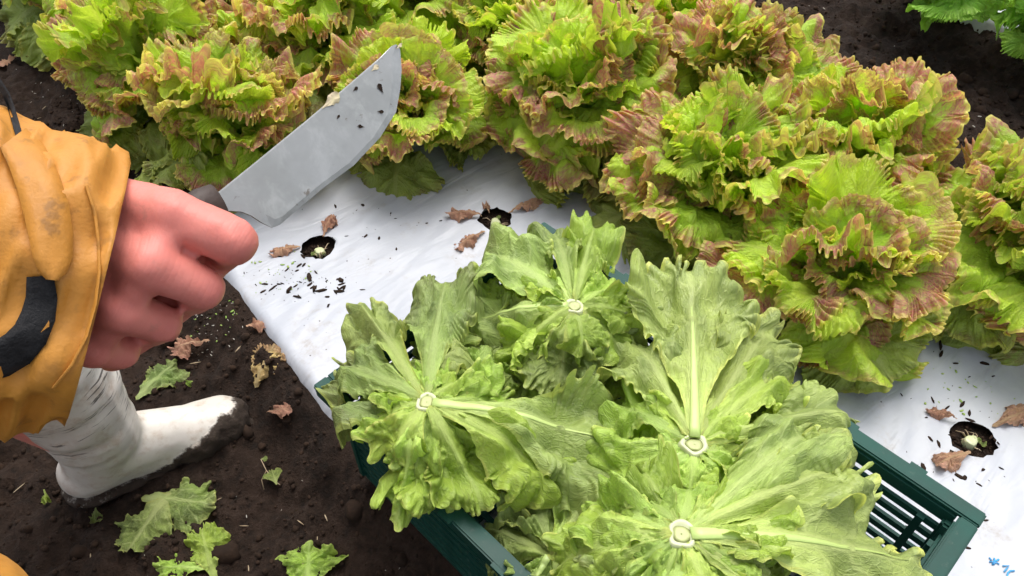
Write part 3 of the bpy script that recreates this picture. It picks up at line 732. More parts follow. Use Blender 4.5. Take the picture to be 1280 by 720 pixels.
WL = [((376, 309), (338, 318), .028, m_dry, 'flat tan withered leaf left of the stump under the knife'),
      ((404, 296), (416, 268), .026, m_dry, 'curled pinkish withered leaf above the stump under the knife'),
      ((603, 270), (560, 268), .030, m_dry, 'brown crumpled withered leaf pointing at the hand from the stump behind the crate'),
      ((635, 266), (678, 252), .022, m_dry, 'slim pink withered leaf on the lettuce side of the stump behind the crate'),
      ((606, 290), (570, 312), .030, m_dry, 'pink withered leaf tucked beside the frilly leaf at the crate end'),
      ((612, 266), (606, 254), .012, m_dry, 'tiny grey withered leaf on the edge of the hole behind the crate'),
      ((1196, 524), (1158, 512), .018, m_dry, 'thin twisted withered leaf by the hole beside the empty crate end'),
      ((1212, 566), (1168, 582), .032, m_dry, 'torn brown withered leaf between the hole and the crate'),
      ((1240, 534), (1292, 512), .040, m_dry, 'large brown withered leaf beyond the hole beside the crate end')]
for i, (a_, b_, w_, m_, lb) in enumerate(WL):
    loose_leaf('withered_leaf', a_, b_, 0.004, w_ * 1.3, m_, lb, 'dead leaf', GW, 400 + i, arch=0.5, ruf=0.006, lobes=0.15, cup=-0.5, nt=90, nr=8)
GF = 'leaves dropped on the furrow soil'
FL = [((308, 408), (334, 402), -0.05, .035, m_dry, 'small pink withered leaf on the soil at the film edge', .4),
      ((318, 482), (345, 432), -0.05, .085, m_tan, 'pale tan withered leaf on the soil beside the boot toe', .45),
      ((332, 512), (366, 506), -0.05, .030, m_dry, 'brown withered scrap on the soil between boot toe and crate', .4),
      ((262, 425), (214, 440), -0.05, .045, m_dry, 'pink brown withered leaf on the soil under the fingers', .4),
      ((170, 500), (226, 452), -0.05, .085, m_fallen, 'green lettuce leaf lying on the soil behind the boot', .3),
      ((178, 625), (268, 632), -0.05, .095, m_fallen, 'broad green lettuce leaf lying on the soil in front of the boot', .25),
      ((215, 612), (160, 690), -0.05, .110, m_fallen, 'dull green lettuce leaf overlapping another in front of the boot', .25),
      ((268, 725), (250, 655), -0.05, .075, m_cutin, 'pale frilly lettuce leaf standing on the soil near the orange knee', .35),
      ((262, 712), (192, 712), -0.05, .050, m_cutin, 'narrow pale lettuce leaf curling on the soil near the orange knee', .4),
      ((385, 745), (388, 682), -0.05, .110, m_cutin, 'torn pale green lettuce leaf on the soil near the crate', .3),
      ((118, 632), (117, 652), -0.05, .022, m_fallen, 'small green leaf scrap on the soil under the boot heel', .3),
      ((58, 615), (56, 628), -0.05, .014, m_cutin, 'tiny yellow green scrap on the soil behind the boot heel', .3),
      ((30, 68), (-8, 84), -0.05, .030, m_dry, 'pale withered leaf on the furrow soil above the sleeve', .3),
      ((242, 478), (232, 480), -0.05, .012, m_cutin, 'tiny square green scrap on the soil above the boot instep', .2)]
for i, (a_, b_, z_, w_, m_, lb, ar) in enumerate(FL):
    loose_leaf('fallen_leaf', a_, b_, z_, w_, m_, lb, 'fallen leaf', GF, 500 + i, arch=ar, ruf=0.009 if w_ > .03 else .002, lobes=0.25, nt=140 if w_ > .04 else 50, nr=12 if w_ > .04 else 5)
# seedling on the soil
b = gpt(330, 612, -0.055); b[2] = float(soil_z(b[0], b[1]))
sg = empty('weed_seedling', tuple(b)); tag(sg, 'tiny weed seedling with round leaves on the soil by the crate', 'seedling')
def rel(px, py, z): return gpt(px, py, z) - b
stm = [rel(330, 612, b[2] + .002), rel(327, 600, b[2] + .012), rel(333, 588, b[2] + .02), rel(326, 574, b[2] + .028)]
obj('stem', tube('stem', stm, [.0009, .0008, .0007, .0005], 6), m_root, sg)
obj('stem', tube('stem', [rel(333, 588, b[2] + .02), rel(342, 600, b[2] + .018), rel(350, 606, b[2] + .016)], [.0007, .0006, .0005], 6), m_root, sg)
for i, (px, py, ln) in enumerate([(326, 574, .011), (340, 601, .012), (346, 606, .030), (336, 596, .010)]):
    q = rel(px, py, b[2] + .02)
    obj('leaf', leaf_mesh('leaf', ln, ln, 70 + i, R(20), R(-20), ruf=ln * .08, kr=5, crk=ln * .02, nt=48, nr=5, lobes=.1), m_fallen, sg, tuple(q), (0, 0, -2.2 + i))

# ------------------------------------------------------------------ ink on the film
def ink(pts):
    P_ = []
    for x_, y_ in pts:
        q = gpt(x_, y_, 0.0); q[2] = float(film_z(q[0], q[1], BED_L, BED_R)) + 0.0016; P_.append(q)
    obj('ink_stroke', tube('ink_stroke', P_, 0.0011, 6, 0.35), m_ink, fm)
for st_ in ([(1236.5, 697), (1239, 701)], [(1236, 702.5), (1241, 703.5), (1248, 700)], [(1242.5, 698), (1241, 707)], [(1239, 706.5), (1244, 704), (1248, 706.5)],
            [(1251.5, 709), (1259.5, 709), (1256, 713), (1253, 717)], [(1266, 715.5), (1260, 716), (1257, 719), (1256.5, 723), (1260, 726), (1265, 726)]):
    ink(st_)

# ------------------------------------------------------------------ knife
def kinv(px, py):
    t = ((px - 268) * 230 + (py - 245) * -185) / (230 ** 2 + 185 ** 2)
    sd_ = ((px - 268) * 185 + (py - 245) * 230) / (230 ** 2 + 185 ** 2)
    return 1.0 / (1 / 0.400 + (1 / 0.455 - 1 / 0.400) * t + (1 / 0.43 - 1 / 0.40) * sd_)
def kp(px, py, off=0.0):
    return at(px, py, kinv(px, py) + off)
m_steel = None
def mat_steel():
    s = NT('worn_steel'); co = s.coord()
    n = s.noise(25, 4, 0.6, co); st = s.noise(90, 4, 0.7, s.scaled(co, 1.0, 0.15, 1.0), 0.3)
    c = s.mix(s.ss(n, 0.3, 0.7), (0.42, 0.425, 0.415), (0.32, 0.33, 0.32))
    d = s.noise(70, 5, 0.7, co)
    c = s.mix(s.ss(st, 0.45, 0.75, 0.0, 0.45), c, (0.55, 0.56, 0.54))
    c = s.mix(s.ss(d, 0.63, 0.70, 0.0, 0.8), c, (0.16, 0.13, 0.10))
    return s.bsdf(c, s.ss(n, 0.2, 0.8, 0.30, 0.48), 0.5, 0.80, normal=s.bump(st, 0.08, 0.001))
m_steel = mat_steel()
m_handle = mat_plain('dark_handle', (0.035, 0.024, 0.020), (0.07, 0.05, 0.042), 30, 0.55, 0.4, 0.4)
m_smear = mat_plain('leaf_smear', (0.62, 0.50, 0.36), (0.55, 0.55, 0.24), 50, 0.7)
spine = [(268, 244), (320, 202), (380, 153), (440, 102), (478, 69), (489, 58), (495, 56)]
edge = [(500, 62), (502, 88), (500, 112), (495, 140), (475, 172), (442, 207), (404, 235), (374, 260), (350, 281), (340, 285)]
heel = [(326, 278), (314, 270), (302, 265), (290, 264), (280, 264), (276, 262)]
outline = spine + edge + heel
no = len(outline)
kn = kp(268, 244)
# plane normal of the blade
e1 = kp(497, 55) - kp(268, 244); e2 = kp(340, 285) - kp(268, 244)
knorm = np.cross(e1, e2); knorm /= np.linalg.norm(knorm)
if knorm @ FW > 0: knorm = -knorm
knife = empty('knife', tuple(kp(200, 318)))
tag(knife, 'wide worn steel harvest knife with a dark handle held in the hand', 'knife')
K0 = np.array(knife.location)
V, F = [], []
cen = kp(375, 180)
inner = []
for (x_, y_) in outline:
    p_ = kp(x_, y_)
    inner.append(p_ + (cen - p_) * 0.10)
for sgn in (1, -1):
    for i, (x_, y_) in enumerate(outline):
        edgey = len(spine) <= i < len(spine) + len(edge)
        V.append(kp(x_, y_) - K0 + knorm * sgn * (0.0002 if edgey else 0.0009))
    for p_ in inner: V.append(p_ - K0 + knorm * sgn * 0.0010)
for i in range(no):
    j = (i + 1) % no
    F.append((i, j, no + j, no + i)); F.append((2 * no + j, 2 * no + i, 3 * no + i, 3 * no + j)); F.append((j, i, 2 * no + i, 2 * no + j))
F.append(tuple(no + i for i in range(no))); F.append(tuple(3 * no + i for i in reversed(range(no))))
bl = mesh('blade', V, F, False)
bm = bmesh.new(); bm.from_mesh(bl); bmesh.ops.triangulate(bm, faces=[q for q in bm.faces if len(q.verts) > 4]); bmesh.ops.recalc_face_normals(bm, faces=bm.faces); bm.to_mesh(bl); bm.free()
blade = obj('blade', bl, m_steel, knife)
hd = [(274, 251), (258, 260), (238, 277), (205, 308), (165, 342), (125, 375), (108, 388)]
hr = [0.0080, 0.0094, 0.0100, 0.0105, 0.0110, 0.0118, 0.0095]
hpts = [kp(*q) - K0 for q in hd]
obj('handle', tube('handle', hpts, hr, 14, 1.25), m_handle, knife)
# scraps stuck to the blade
for i, (x_, y_, ln) in enumerate([(401, 137, .014), (463, 90, .006), (494, 62, .005), (440, 115, .004), (455, 160, .004), (478, 118, .006), (420, 150, .003), (470, 140, .004)]):
    me = leaf_mesh('smear', ln, ln * .5, 80 + i, 0, 0, ruf=ln * .04, kr=4, crk=ln * .02, nt=30, nr=3, lobes=.25)
    o = obj('smear', me, m_smear if i < 3 else m_crumb, blade)
    zax = Vector(knorm); yax = Vector(e1 / np.linalg.norm(e1)); xax = yax.cross(zax)
    if i > 3: yax = (yax * math.cos(i) + xax * math.sin(i)).normalized(); xax = yax.cross(zax)
    mm = Matrix((xax, yax, zax)).transposed().to_4x4(); mm.translation = Vector(kp(x_, y_) - K0 + knorm * 0.0016)
    o.matrix_local = mm

# ------------------------------------------------------------------ person
person = empty('person', (-0.45, 0.75, -0.06))
tag(person, 'person in orange waterproof jacket and white rubber boots leaning in with a knife', 'person')
PO = np.array([-0.45, 0.75, -0.06])

def capsule(bm, p0, p1, r0, r1, n=14):
    p0, p1 = np.asarray(p0, float), np.asarray(p1, float)
    d = p1 - p0; ln = np.linalg.norm(d); d = d / (ln + 1e-9)
    a = np.cross(d, [0, 0, 1.0]); 
    if np.linalg.norm(a) < 1e-3: a = np.cross(d, [0, 1.0, 0])
    a /= np.linalg.norm(a); b_ = np.cross(d, a)
    prof = []
    for i in range(5):
        t = math.pi / 2 * i / 5; prof.append((p0 - d * r0 * math.cos(t), r0 * math.sin(t)))
    prof.append((p0, r0)); prof.append((p1, r1))
    for i in range(1, 6):
        t = math.pi / 2 * i / 5; prof.append((p1 + d * r1 * math.sin(t), r1 * math.cos(t)))
    rings = []
    for c_, r_ in prof:
        r_ = max(r_, 1e-5)
        rings.append([bm.verts.new(tuple(c_ + r_ * (a * math.cos(2 * math.pi * j / n) + b_ * math.sin(2 * math.pi * j / n)))) for j in range(n)])
    for i in range(len(rings) - 1):
        for j in range(n):
            bm.faces.new((rings[i][j], rings[i + 1][j], rings[i + 1][(j + 1) % n], rings[i][(j + 1) % n]))
    bm.faces.new(rings[0]); bm.faces.new(rings[-1][::-1])

def fuse(name, caps, voxel, smooth, disp=None):
    """capsules melted into one continuous surface"""
    bm = bmesh.new()
    for c_ in caps: capsule(bm, *c_)
    bmesh.ops.recalc_face_normals(bm, faces=bm.faces)
    me = bpy.data.meshes.new(name + '_tmp'); bm.to_mesh(me); bm.free()
    o = bpy.data.objects.new(name + '_tmp', me); col.objects.link(o)
    m = o.modifiers.new('r', 'REMESH'); m.mode = 'VOXEL'; m.voxel_size = voxel
    if smooth:
        s_ = o.modifiers.new('s', 'SMOOTH'); s_.iterations = smooth; s_.factor = 0.5
    dg = bpy.context.evaluated_depsgraph_get()
    out = bpy.data.meshes.new_from_object(o.evaluated_get(dg)); out.name = name
    bpy.data.objects.remove(o); bpy.data.meshes.remove(me)
    n = len(out.vertices); co = np.empty(n * 3); out.vertices.foreach_get('co', co); co = co.reshape(-1, 3)
    if disp is not None:
        nr_ = np.empty(n * 3); out.vertices.foreach_get('normal', nr_); co = co + nr_.reshape(-1, 3) * disp(co)[:, None]
    co = co - PO
    out.vertices.foreach_set('co', co.ravel())
    out.polygons.foreach_set('use_smooth', [True] * len(out.polygons)); out.update()
    return out

def mat_skin():
    s = NT('skin'); co = s.coord(); n = s.noise(28, 4, 0.6, co); n2 = s.noise(300, 4, 0.6, co); n3 = s.noise(9, 2, 0.5, co)
    c = s.mix(s.ss(n, 0.35, 0.7), (0.70, 0.245, 0.20), (0.63, 0.19, 0.16))
    c = s.mix(s.ss(n3, 0.4, 0.7, 0.0, 0.5), c, (0.74, 0.30, 0.24))
    kn_ = s.n('Attribute'); kn_.attribute_name = 'knuckle'
    c = s.mix(s.math('MULTIPLY', kn_.outputs['Fac'], 0.55), c, (0.66, 0.20, 0.165))
    c = s.mix(s.ss(s.noise(75, 4, 0.7, co), 0.60, 0.74, 0.0, 0.35), c, (0.34, 0.16, 0.12))
    wv = s.n('TexVoronoi', feature='DISTANCE_TO_EDGE'); wv.inputs['Scale'].default_value = 300; s.l(co, wv.inputs['Vector'])
    h = s.math('ADD', n2, s.ss(wv.outputs['Distance'], 0.0, 0.2, 0.0, 0.5))
    cr_ = s.n('Attribute'); cr_.attribute_name = 'crease'
    cs_ = s.math('SINE', s.math('ADD', s.math('MULTIPLY', cr_.outputs['Fac'], 2400.0), s.math('MULTIPLY', n, 9.0)))
    h = s.math('ADD', h, s.math('MULTIPLY', s.math('MULTIPLY', s.ss(cs_, 0.2, 1.0), kn_.outputs['Fac']), -3.0))
    return s.bsdf(c, 0.48, 0.35, normal=s.bump(h, 0.09, 0.0006), **{'Subsurface Weight': 0.12, 'Subsurface Radius': (0.010, 0.004, 0.002), 'Subsurface Scale': 0.5})
m_skin = mat_skin()

A = at
elbow = A(-860, 175, 0.278); wrist = A(58, 322, 0.390)
mcp = [A(218, 270, .364), A(188, 332, .356), A(152, 388, .361), A(116, 432, .373)]
pip = [A(292, 301, .366), A(255, 361, .370), A(203, 405, .378), A(152, 440, .388)]
dip = [A(280, 314, .398), A(240, 372, .400), A(190, 412, .405), A(140, 446, .409)]
tip = [A(238, 298, .413), A(202, 350, .415), A(158, 390, .416), A(118, 424, .416)]
fr = [(.0118, .0112, .0098, .0084), (.0112, .0098, .0090, .0082), (.0106, .0092, .0086, .0078), (.0100, .0084, .0078, .0070)]
caps = [(elbow, wrist, .044, .030)]
for k in range(4):
    r_ = fr[k]
    caps += [(mcp[k], pip[k], r_[0], r_[1]), (pip[k], dip[k], r_[1], r_[2]), (dip[k], tip[k], r_[2], r_[3])]
    base = A(*[(92, 262, .392), (88, 305, .386), (82, 350, .388), (76, 392, .394)][k])
    caps += [(base, mcp[k], .0205, r_[0] + .0008), (wrist, base, .027, .0205)]
for k in range(3): caps += [(dip[k], dip[k + 1], .0075, .0070), (tip[k], tip[k + 1], .0075, .0070), (A(*[(236, 322, .385), (200, 378, .388), (155, 418, .392)][k]), tip[k], .0065, .0065)]
for k in range(3): caps += [(A(*[(96, 262, .378), (92, 305, .371), (86, 350, .374)][k]), mcp[k] - FW * 0.006, .0060, .0062)]
# knuckle web and thumb, lying along the handle under the hand
caps += [(mcp[0], mcp[1], .0085, .0085), (mcp[1], mcp[2], .0085, .0085), (mcp[2], mcp[3], .0080, .0080),
         (A(100, 262, .400), A(160, 262, .404), .019, .0150), (A(160, 262, .404), A(205, 268, .414), .0135, .0112), (A(205, 268, .414), A(242, 276, .418), .0112, .0086)]
# rest of the figure, inside the clothes
pel = np.array([-0.80, 0.78, 0.80]); chest = np.array([-0.60, 0.74, 1.14]); neck = np.array([-0.50, 0.73, 1.32]); headc = np.array([-0.42, 0.72, 1.44])
shR = np.array([-0.55, 0.60, 1.12]); shL = np.array([-0.55, 0.92, 1.16]); elL = np.array([-0.42, 1.06, 0.92]); wrL = np.array([-0.36, 0.98, 0.70])
hipR = pel + [0.02, -0.10, -0.02]; hipL = pel + [0.02, 0.10, -0.02]
kneeR = np.array([-0.462, 0.505, 0.352]); footR = np.array([-0.56, 0.50, 0.0])
kneeL = np.array([-0.46, 0.90, 0.46]); ankL = np.array([-0.31, 0.893, 0.03])
body_caps = caps + [(pel, chest, .11, .13), (chest, neck, .10, .055), (neck, headc, .055, .085), (headc, headc + [0.03, 0, 0.05], .09, .085),
        (headc + [.085, 0, .0], headc + [.10, 0, -.015], .014, .016), (headc + [.05, 0, -.06], headc + [.07, 0, -.07], .04, .03),
        (chest + [0, -.05, 0], shR, .09, .07), (chest + [0, .05, 0], shL, .09, .07), (shR, elbow, .055, .044), (shL, elL, .055, .042), (elL, wrL, .040, .028), (wrL, wrL + [0.02, -.03, -.08], .032, .030),
        (pel, hipR, .12, .10), (pel, hipL, .12, .10), (hipR, kneeR, .085, .055), (hipL, kneeL, .085, .055), (kneeR, footR, .052, .038), (kneeL, ankL, .052, .038)]
def skin_disp(co):
    return 0.0005 * vn(co[:, 0] * 160, co[:, 1] * 160, co[:, 2] * 160, 61)
bme = fuse('body', body_caps, 0.0022, 3, skin_disp)
bco = np.empty(len(bme.vertices) * 3); bme.vertices.foreach_get('co', bco); bco = bco.reshape(-1, 3) + PO
kd = np.min([np.linalg.norm(bco - q, axis=1) for q in mcp + pip], axis=0)
kd2 = np.where(np.linalg.norm(bco - mcp[1], axis=1) < 0.2, 1 - sstep(0.008, 0.026, kd), 0.0)
jts = [(q, (pip[i % 4] - mcp[i % 4]) / np.linalg.norm(pip[i % 4] - mcp[i % 4])) for i, q in enumerate(mcp + pip)]
nj = np.argmin([np.linalg.norm(bco - q[0], axis=1) for q in jts], axis=0)
al2 = np.zeros(len(bco))
for i, (q, dr_) in enumerate(jts):
    mk_ = nj == i; al2[mk_] = (bco[mk_] - q) @ dr_
bme.attributes.new('crease', 'FLOAT', 'POINT').data.foreach_set('value', al2.astype(np.float32))
bme.attributes.new('knuckle', 'FLOAT', 'POINT').data.foreach_set('value', kd2.astype(np.float32))
obj('body', bme, m_skin, person)

def mat_coat():
    s = NT('orange_waterproof'); co = s.coord(); n = s.noise(7, 4, 0.6, co); n2 = s.noise(38, 4, 0.7, co); n3 = s.noise(240, 3, 0.6, co)
    c = s.mix(s.ss(n, 0.3, 0.7), (0.58, 0.255, 0.038), (0.49, 0.21, 0.030))
    c = s.mix(s.ss(n2, 0.48, 0.80, 0.0, 0.55), c, (0.34, 0.145, 0.03))
    sp_ = s.noise(110, 3, 0.6, co); c = s.mix(s.math('MULTIPLY', s.ss(sp_, 0.56, 0.72), s.ss(n, 0.40, 0.6, 0.1, 0.55)), c, (0.16, 0.075, 0.02))
    return s.bsdf(c, 0.55, 0.4, normal=s.bump(s.math('ADD', n3, s.math('MULTIPLY', n2, 1.5)), 0.35, 0.0012))
m_coat = mat_coat()
m_strap = mat_plain('black_strap', (0.010, 0.010, 0.011), (0.022, 0.022, 0.024), 60, 0.8, 0.3, 0.8)

# sleeve: rings along the forearm axis, wrinkled cloth with an open cuff
def sleeve(name, stations, n=72, seed=0, wr=0.004, thick=0.0022):
    """stations: (centre, radius across image, radius in depth, dir)"""
    V, F = [], []
    m = len(stations)
    C_ = np.array([q[0] for q in stations])
    for side in (0, 1):
        for i, (c_, ra, rb) in enumerate(stations):
            d = C_[min(i + 1, m - 1)] - C_[max(i - 1, 0)]; d /= np.linalg.norm(d)
            ax = np.cross(FW, d); ax /= np.linalg.norm(ax)          # across the arm, in the picture plane
            bx2 = np.cross(d, ax)
            for j in range(n):
                t = 2 * math.pi * j / n
                u = i / (m - 1) * 6
                wv = wr * float(0.9 * vn(math.cos(t) * 2.2 + 5, math.sin(t) * 2.2, u * 1.6, seed) + 0.9 - 2.2 * abs(vn(math.cos(t) * 2.6 + 2, math.sin(t) * 2.6, u * 3.0 + 0.6 * math.cos(t), seed + 1)) ** 0.8)
                if i < 1: wv *= 0.35
                ri = 1.0
                V.append(c_ + (ra + wv - side * thick) * math.cos(t) * ax + (rb + wv - side * thick) * math.sin(t) * bx2)
    for side in (0, 1):
        o_ = side * m * n
        for i in range(m - 1):
            for j in range(n):
                q = (o_ + i * n + j, o_ + i * n + (j + 1) % n, o_ + (i + 1) * n + (j + 1) % n, o_ + (i + 1) * n + j)
                F.append(q if side == 0 else q[::-1])
    for j in range(n):
        F.append((j, m * n + j, m * n + (j + 1) % n, (j + 1) % n))
        a_ = (m - 1) * n
        F.append((a_ + j, a_ + (j + 1) % n, m * n + a_ + (j + 1) % n, m * n + a_ + j))
    me = mesh(name, np.array(V) - PO, F)
    bm = bmesh.new(); bm.from_mesh(me); bmesh.ops.recalc_face_normals(bm, faces=bm.faces); bm.to_mesh(me); bm.free()
    return me
def lerp_st(keys, m):
    t = np.linspace(0, len(keys) - 1, m); out = []
    for q in t:
        i = min(int(q), len(keys) - 2); f_ = q - i
        a_, b_ = keys[i], keys[i + 1]
        out.append((a_[0] + (b_[0] - a_[0]) * f_, a_[1] + (b_[1] - a_[1]) * f_, a_[2] + (b_[2] - a_[2]) * f_))
    return out
c0 = A(122, 366, .392); ax_ = (elbow - c0); al_ = float(np.linalg.norm(ax_)); ax_ = ax_ / al_
def ak(t): return c0 + ax_ * t
slv_keys = [(ak(0.0), .0640, .074), (ak(.022), .0675, .073), (ak(.045), .0735, .072), (ak(.07), .0775, .070), (ak(.12), .079, .064), (ak(.18), .078, .065),
            (elbow, .074, .066), (elbow * .6 + shR * .4, .080, .075), (shR, .10, .09)]
slv = obj('sleeve', sleeve('sleeve', lerp_st(slv_keys, 90), n=90, seed=75, wr=0.0052, thick=0.0030), m_coat, person)

# black strap patches that follow the sleeve surface
def ribbon(name, pix, half, depth, mat, parent, lift=0.0):
    V, F = [], []
    n_ = len(pix)
    for i, (x_, y_, hw_) in enumerate(pix):
        x0, y0, _ = pix[max(i - 1, 0)]; x1, y1, _ = pix[min(i + 1, n_ - 1)]
        dx_, dy_ = x1 - x0, y1 - y0; l_ = math.hypot(dx_, dy_); nx_, ny_ = -dy_ / l_, dx_ / l_
        for k in range(5):
            o_ = (k - 2) / 2 * hw_
            for dz in (0, 0.002):
                V.append(A(x_ + nx_ * o_, y_ + ny_ * o_, depth(x_ + nx_ * o_, y_ + ny_ * o_) + dz * (1 + lift * 500) - lift * (1 - abs(o_ / hw_) ** 4 * 0.5)) - PO)
    for i in range(n_ - 1):
        for k in range(4):
            a_ = (i * 5 + k) * 2; b2 = a_ + 2; c2 = a_ + 10; d2 = c2 + 2
            F.append((a_, b2, d2, c2)); F.append((a_ + 1, c2 + 1, d2 + 1, b2 + 1))
        for k in (0, 4):
            a_ = (i * 5 + k) * 2; c2 = a_ + 10
            F.append((a_, c2, c2 + 1, a_ + 1))
    me = mesh(name, V, F)
    bm = bmesh.new(); bm.from_mesh(me); bmesh.ops.recalc_face_normals(bm, faces=bm.faces); bm.to_mesh(me); bm.free()
    return obj(name, me, mat, parent)
from mathutils.bvhtree import BVHTree
sv = [Vector(q.co) + Vector(PO) for q in slv.data.vertices]
bvh = BVHTree.FromPolygons(sv, [tuple(q.vertices) for q in slv.data.polygons])
def sdepth(x_, y_):
    dr = Vector(FW + RT * (x_ - 640) / FPX - UP * (y_ - 360) / FPX); ln = dr.length
    h_ = bvh.ray_cast(Vector(CAM), dr.normalized())
    return (h_[3] / ln - 0.0016) if h_[0] is not None else 0.36
ribbon('strap', [(-4, 100, 4.5), (8, 118, 4.5), (14, 135, 4.5), (20, 155, 4.5), (24, 170, 4.5), (27, 180, 4.5)], 0, sdepth, m_strap, person)
ribbon('seam', [(108, 232, 2.2), (118, 262, 2.2), (123, 300, 2.2), (124, 340, 2.2), (119, 380, 2.2), (108, 420, 2.2), (90, 456, 2.2), (66, 486, 2.2)], 0, sdepth, m_coat, person, 0.0006)
ribbon('cuff_tab', [(16, 172, 20), (34, 196, 26), (48, 228, 28), (58, 262, 29), (64, 295, 28), (66, 322, 25), (66, 340, 18), (65, 350, 8)], 0, sdepth, m_coat, person, 0.005)
ribbon('strap', [(50, 345, 17), (52, 372, 20), (48, 395, 22), (38, 418, 23), (22, 436, 24), (2, 448, 24), (-20, 455, 24)], 0, sdepth, m_strap, person)

def cloth_disp(co):
    return 0.010 * fbm(co[:, 0] * 7, co[:, 1] * 7, co[:, 2] * 9, 3, 81)
jk = [(pel + [0, 0, .02], chest, .155, .175), (chest, neck - [0, 0, .06], .15, .095), (chest + [0, -.05, 0], shR, .13, .105), (chest + [0, .05, 0], shL, .13, .105),
      (shL, elL, .085, .07), (elL, wrL, .066, .055), (neck, headc + [-.03, 0, .03], .105, .125)]
obj('jacket', fuse('jacket', jk, 0.012, 6, cloth_disp), m_coat, person)
tr_ = [(pel, hipR, .15, .13), (pel, hipL, .15, .13), (hipR, kneeR, .125, .088), (hipL, kneeL, .125, .085), (kneeR, kneeR * .35 + footR * .65, .085, .075), (kneeL, kneeL * .45 + ankL * .55, .082, .072)]
obj('trousers', fuse('trousers', tr_, 0.010, 6, cloth_disp), m_coat, person)

def mat_boot():
    s = NT('white_rubber'); co = s.coord(); sp = s.n('SeparateXYZ'); s.l(co, sp.inputs[0])
    n = s.noise(9, 5, 0.65, co); n2 = s.noise(45, 5, 0.7, co); n3 = s.noise(130, 4, 0.7, co)
    c = s.mix(s.ss(n, 0.3, 0.7), (0.56, 0.53, 0.47), (0.68, 0.63, 0.58))
    c = s.mix(s.ss(n2, 0.46, 0.74, 0.0, 0.55), c, (0.36, 0.25, 0.17))
    c = s.mix(s.ss(n, 0.50, 0.72, 0.0, 0.40), c, (0.42, 0.30, 0.21))
    # mud: thick on the outer side of the foot, splashed upwards
    md = s.math('ADD', sp.outputs[2], s.math('MULTIPLY', sp.outputs[1], 0.62))
    md = s.math('ADD', md, s.math('MULTIPLY', s.math('SUBTRACT', sp.outputs[0], 0.20), -0.34))
    md = s.math('ADD', md, s.math('MULTIPLY', s.math('SUBTRACT', n, 0.5), 0.04))
    md = s.math('ADD', md, s.math('MULTIPLY', s.math('SUBTRACT', n2, 0.5), 0.05))
    mk = s.ss(md, 0.068, 0.078, 1.0, 0.0)
    lowz = s.math('ADD', sp.outputs[2], s.math('MULTIPLY', s.math('SUBTRACT', n2, 0.5), -0.05))
    mk = s.math('MAXIMUM', mk, s.ss(lowz, -0.006, 0.010, 1.0, 0.0))
    c = s.mix(mk, c, s.mix(n3, (0.018, 0.012, 0.008), (0.05, 0.033, 0.023)))
    # rubbed streaks round the shaft
    stv = s.noise(34, 3, 0.6, s.scaled(co, 0.5, 0.5, 6.0), 0.5)
    stm_ = s.math('MULTIPLY', s.ss(stv, 0.58, 0.63), s.math('MULTIPLY', s.ss(sp.outputs[2], 0.12, 0.16), s.ss(n, 0.40, 0.50)))
    c = s.mix(s.math('MULTIPLY', stm_, 0.9), c, (0.05, 0.04, 0.035))
    rr = s.math('ADD', 0.42, s.math('MULTIPLY', mk, 0.45))
    return s.bsdf(c, rr, 0.4, normal=s.bump(s.math('ADD', s.math('MULTIPLY', n3, mk), s.math('MULTIPLY', n, 0.3)), 0.6, 0.006))
m_boot = mat_boot()
m_sole = mat_plain('muddy_sole', (0.020, 0.013, 0.009), (0.05, 0.034, 0.024), 40, 0.9, 0.2, 1.0, dist=0.004)

def boot(heel_, toe_, shaft_base, shaft_top, name='boot'):
    h_, t_ = np.asarray(heel_, float), np.asarray(toe_, float)
    d = t_ - h_; ln = np.linalg.norm(d); d = d / ln; sd_ = np.cross([0, 0, 1.0], d)
    def P(f, s_, z): return h_ + d * ln * f + sd_ * s_ + [0, 0, z]
    cp = [(P(.12, 0, .046), P(.35, 0, .046), .043, .040), (P(.35, 0, .042), P(.72, -.004, .038), .040, .043), (P(.72, -.008, .036), P(.88, -.004, .033), .042, .036),
          (P(.72, .010, .034), P(.86, .010, .032), .038, .034), (P(.30, 0, .075), P(.66, 0, .046), .050, .040), (P(.20, 0, .06), shaft_base, .05, .062),
          (shaft_base, np.asarray(shaft_base) * .5 + np.asarray(shaft_top) * .5, .064, .074), (np.asarray(shaft_base) * .5 + np.asarray(shaft_top) * .5, shaft_top, .074, .080)]
    def bd(co):
        md_ = (co[:, 2] - PO[2]) + 0.62 * (co[:, 1] - PO[1]) - 0.34 * (co[:, 0] - PO[0] - 0.20)
        mud = (1 - sstep(0.062, 0.078, md_)) * (0.004 + 0.004 * fbm(co[:, 0] * 70, co[:, 1] * 70, co[:, 2] * 70, 2, 97))
        zz = sstep(0.0, 0.10, co[:, 2])
        return mud + 0.0035 * zz * fbm(co[:, 0] * 9, co[:, 1] * 9, co[:, 2] * 26, 2, 91) - 0.006 * sstep(0.02, 0.06, co[:, 2]) * (1 - sstep(0.07, 0.12, co[:, 2])) * np.abs(vn(co[:, 0] * 6, co[:, 1] * 6, co[:, 2] * 30, 93))
    b_ = obj(name, fuse(name, cp, 0.005, 6, bd), m_boot, person)
    sc2 = [(P(.10, 0, .012), P(.40, 0, .012), .046, .040), (P(.40, 0, .012), P(.74, 0, .012), .040, .049), (P(.74, 0, .012), P(.90, 0, .012), .049, .040)]
    me = fuse('sole', sc2, 0.005, 3, lambda co: 0.003 * fbm(co[:, 0] * 40, co[:, 1] * 40, co[:, 2] * 40, 2, 95))
    co = np.empty(len(me.vertices) * 3); me.vertices.foreach_get('co', co); co = co.reshape(-1, 3)
    zb = h_[2] - PO[2] + 0.010
    co[:, 2] = zb + (co[:, 2] - zb) * 0.30
    me.vertices.foreach_set('co', co.ravel()); me.update()
    obj('sole', me, m_boot, b_)
    return b_
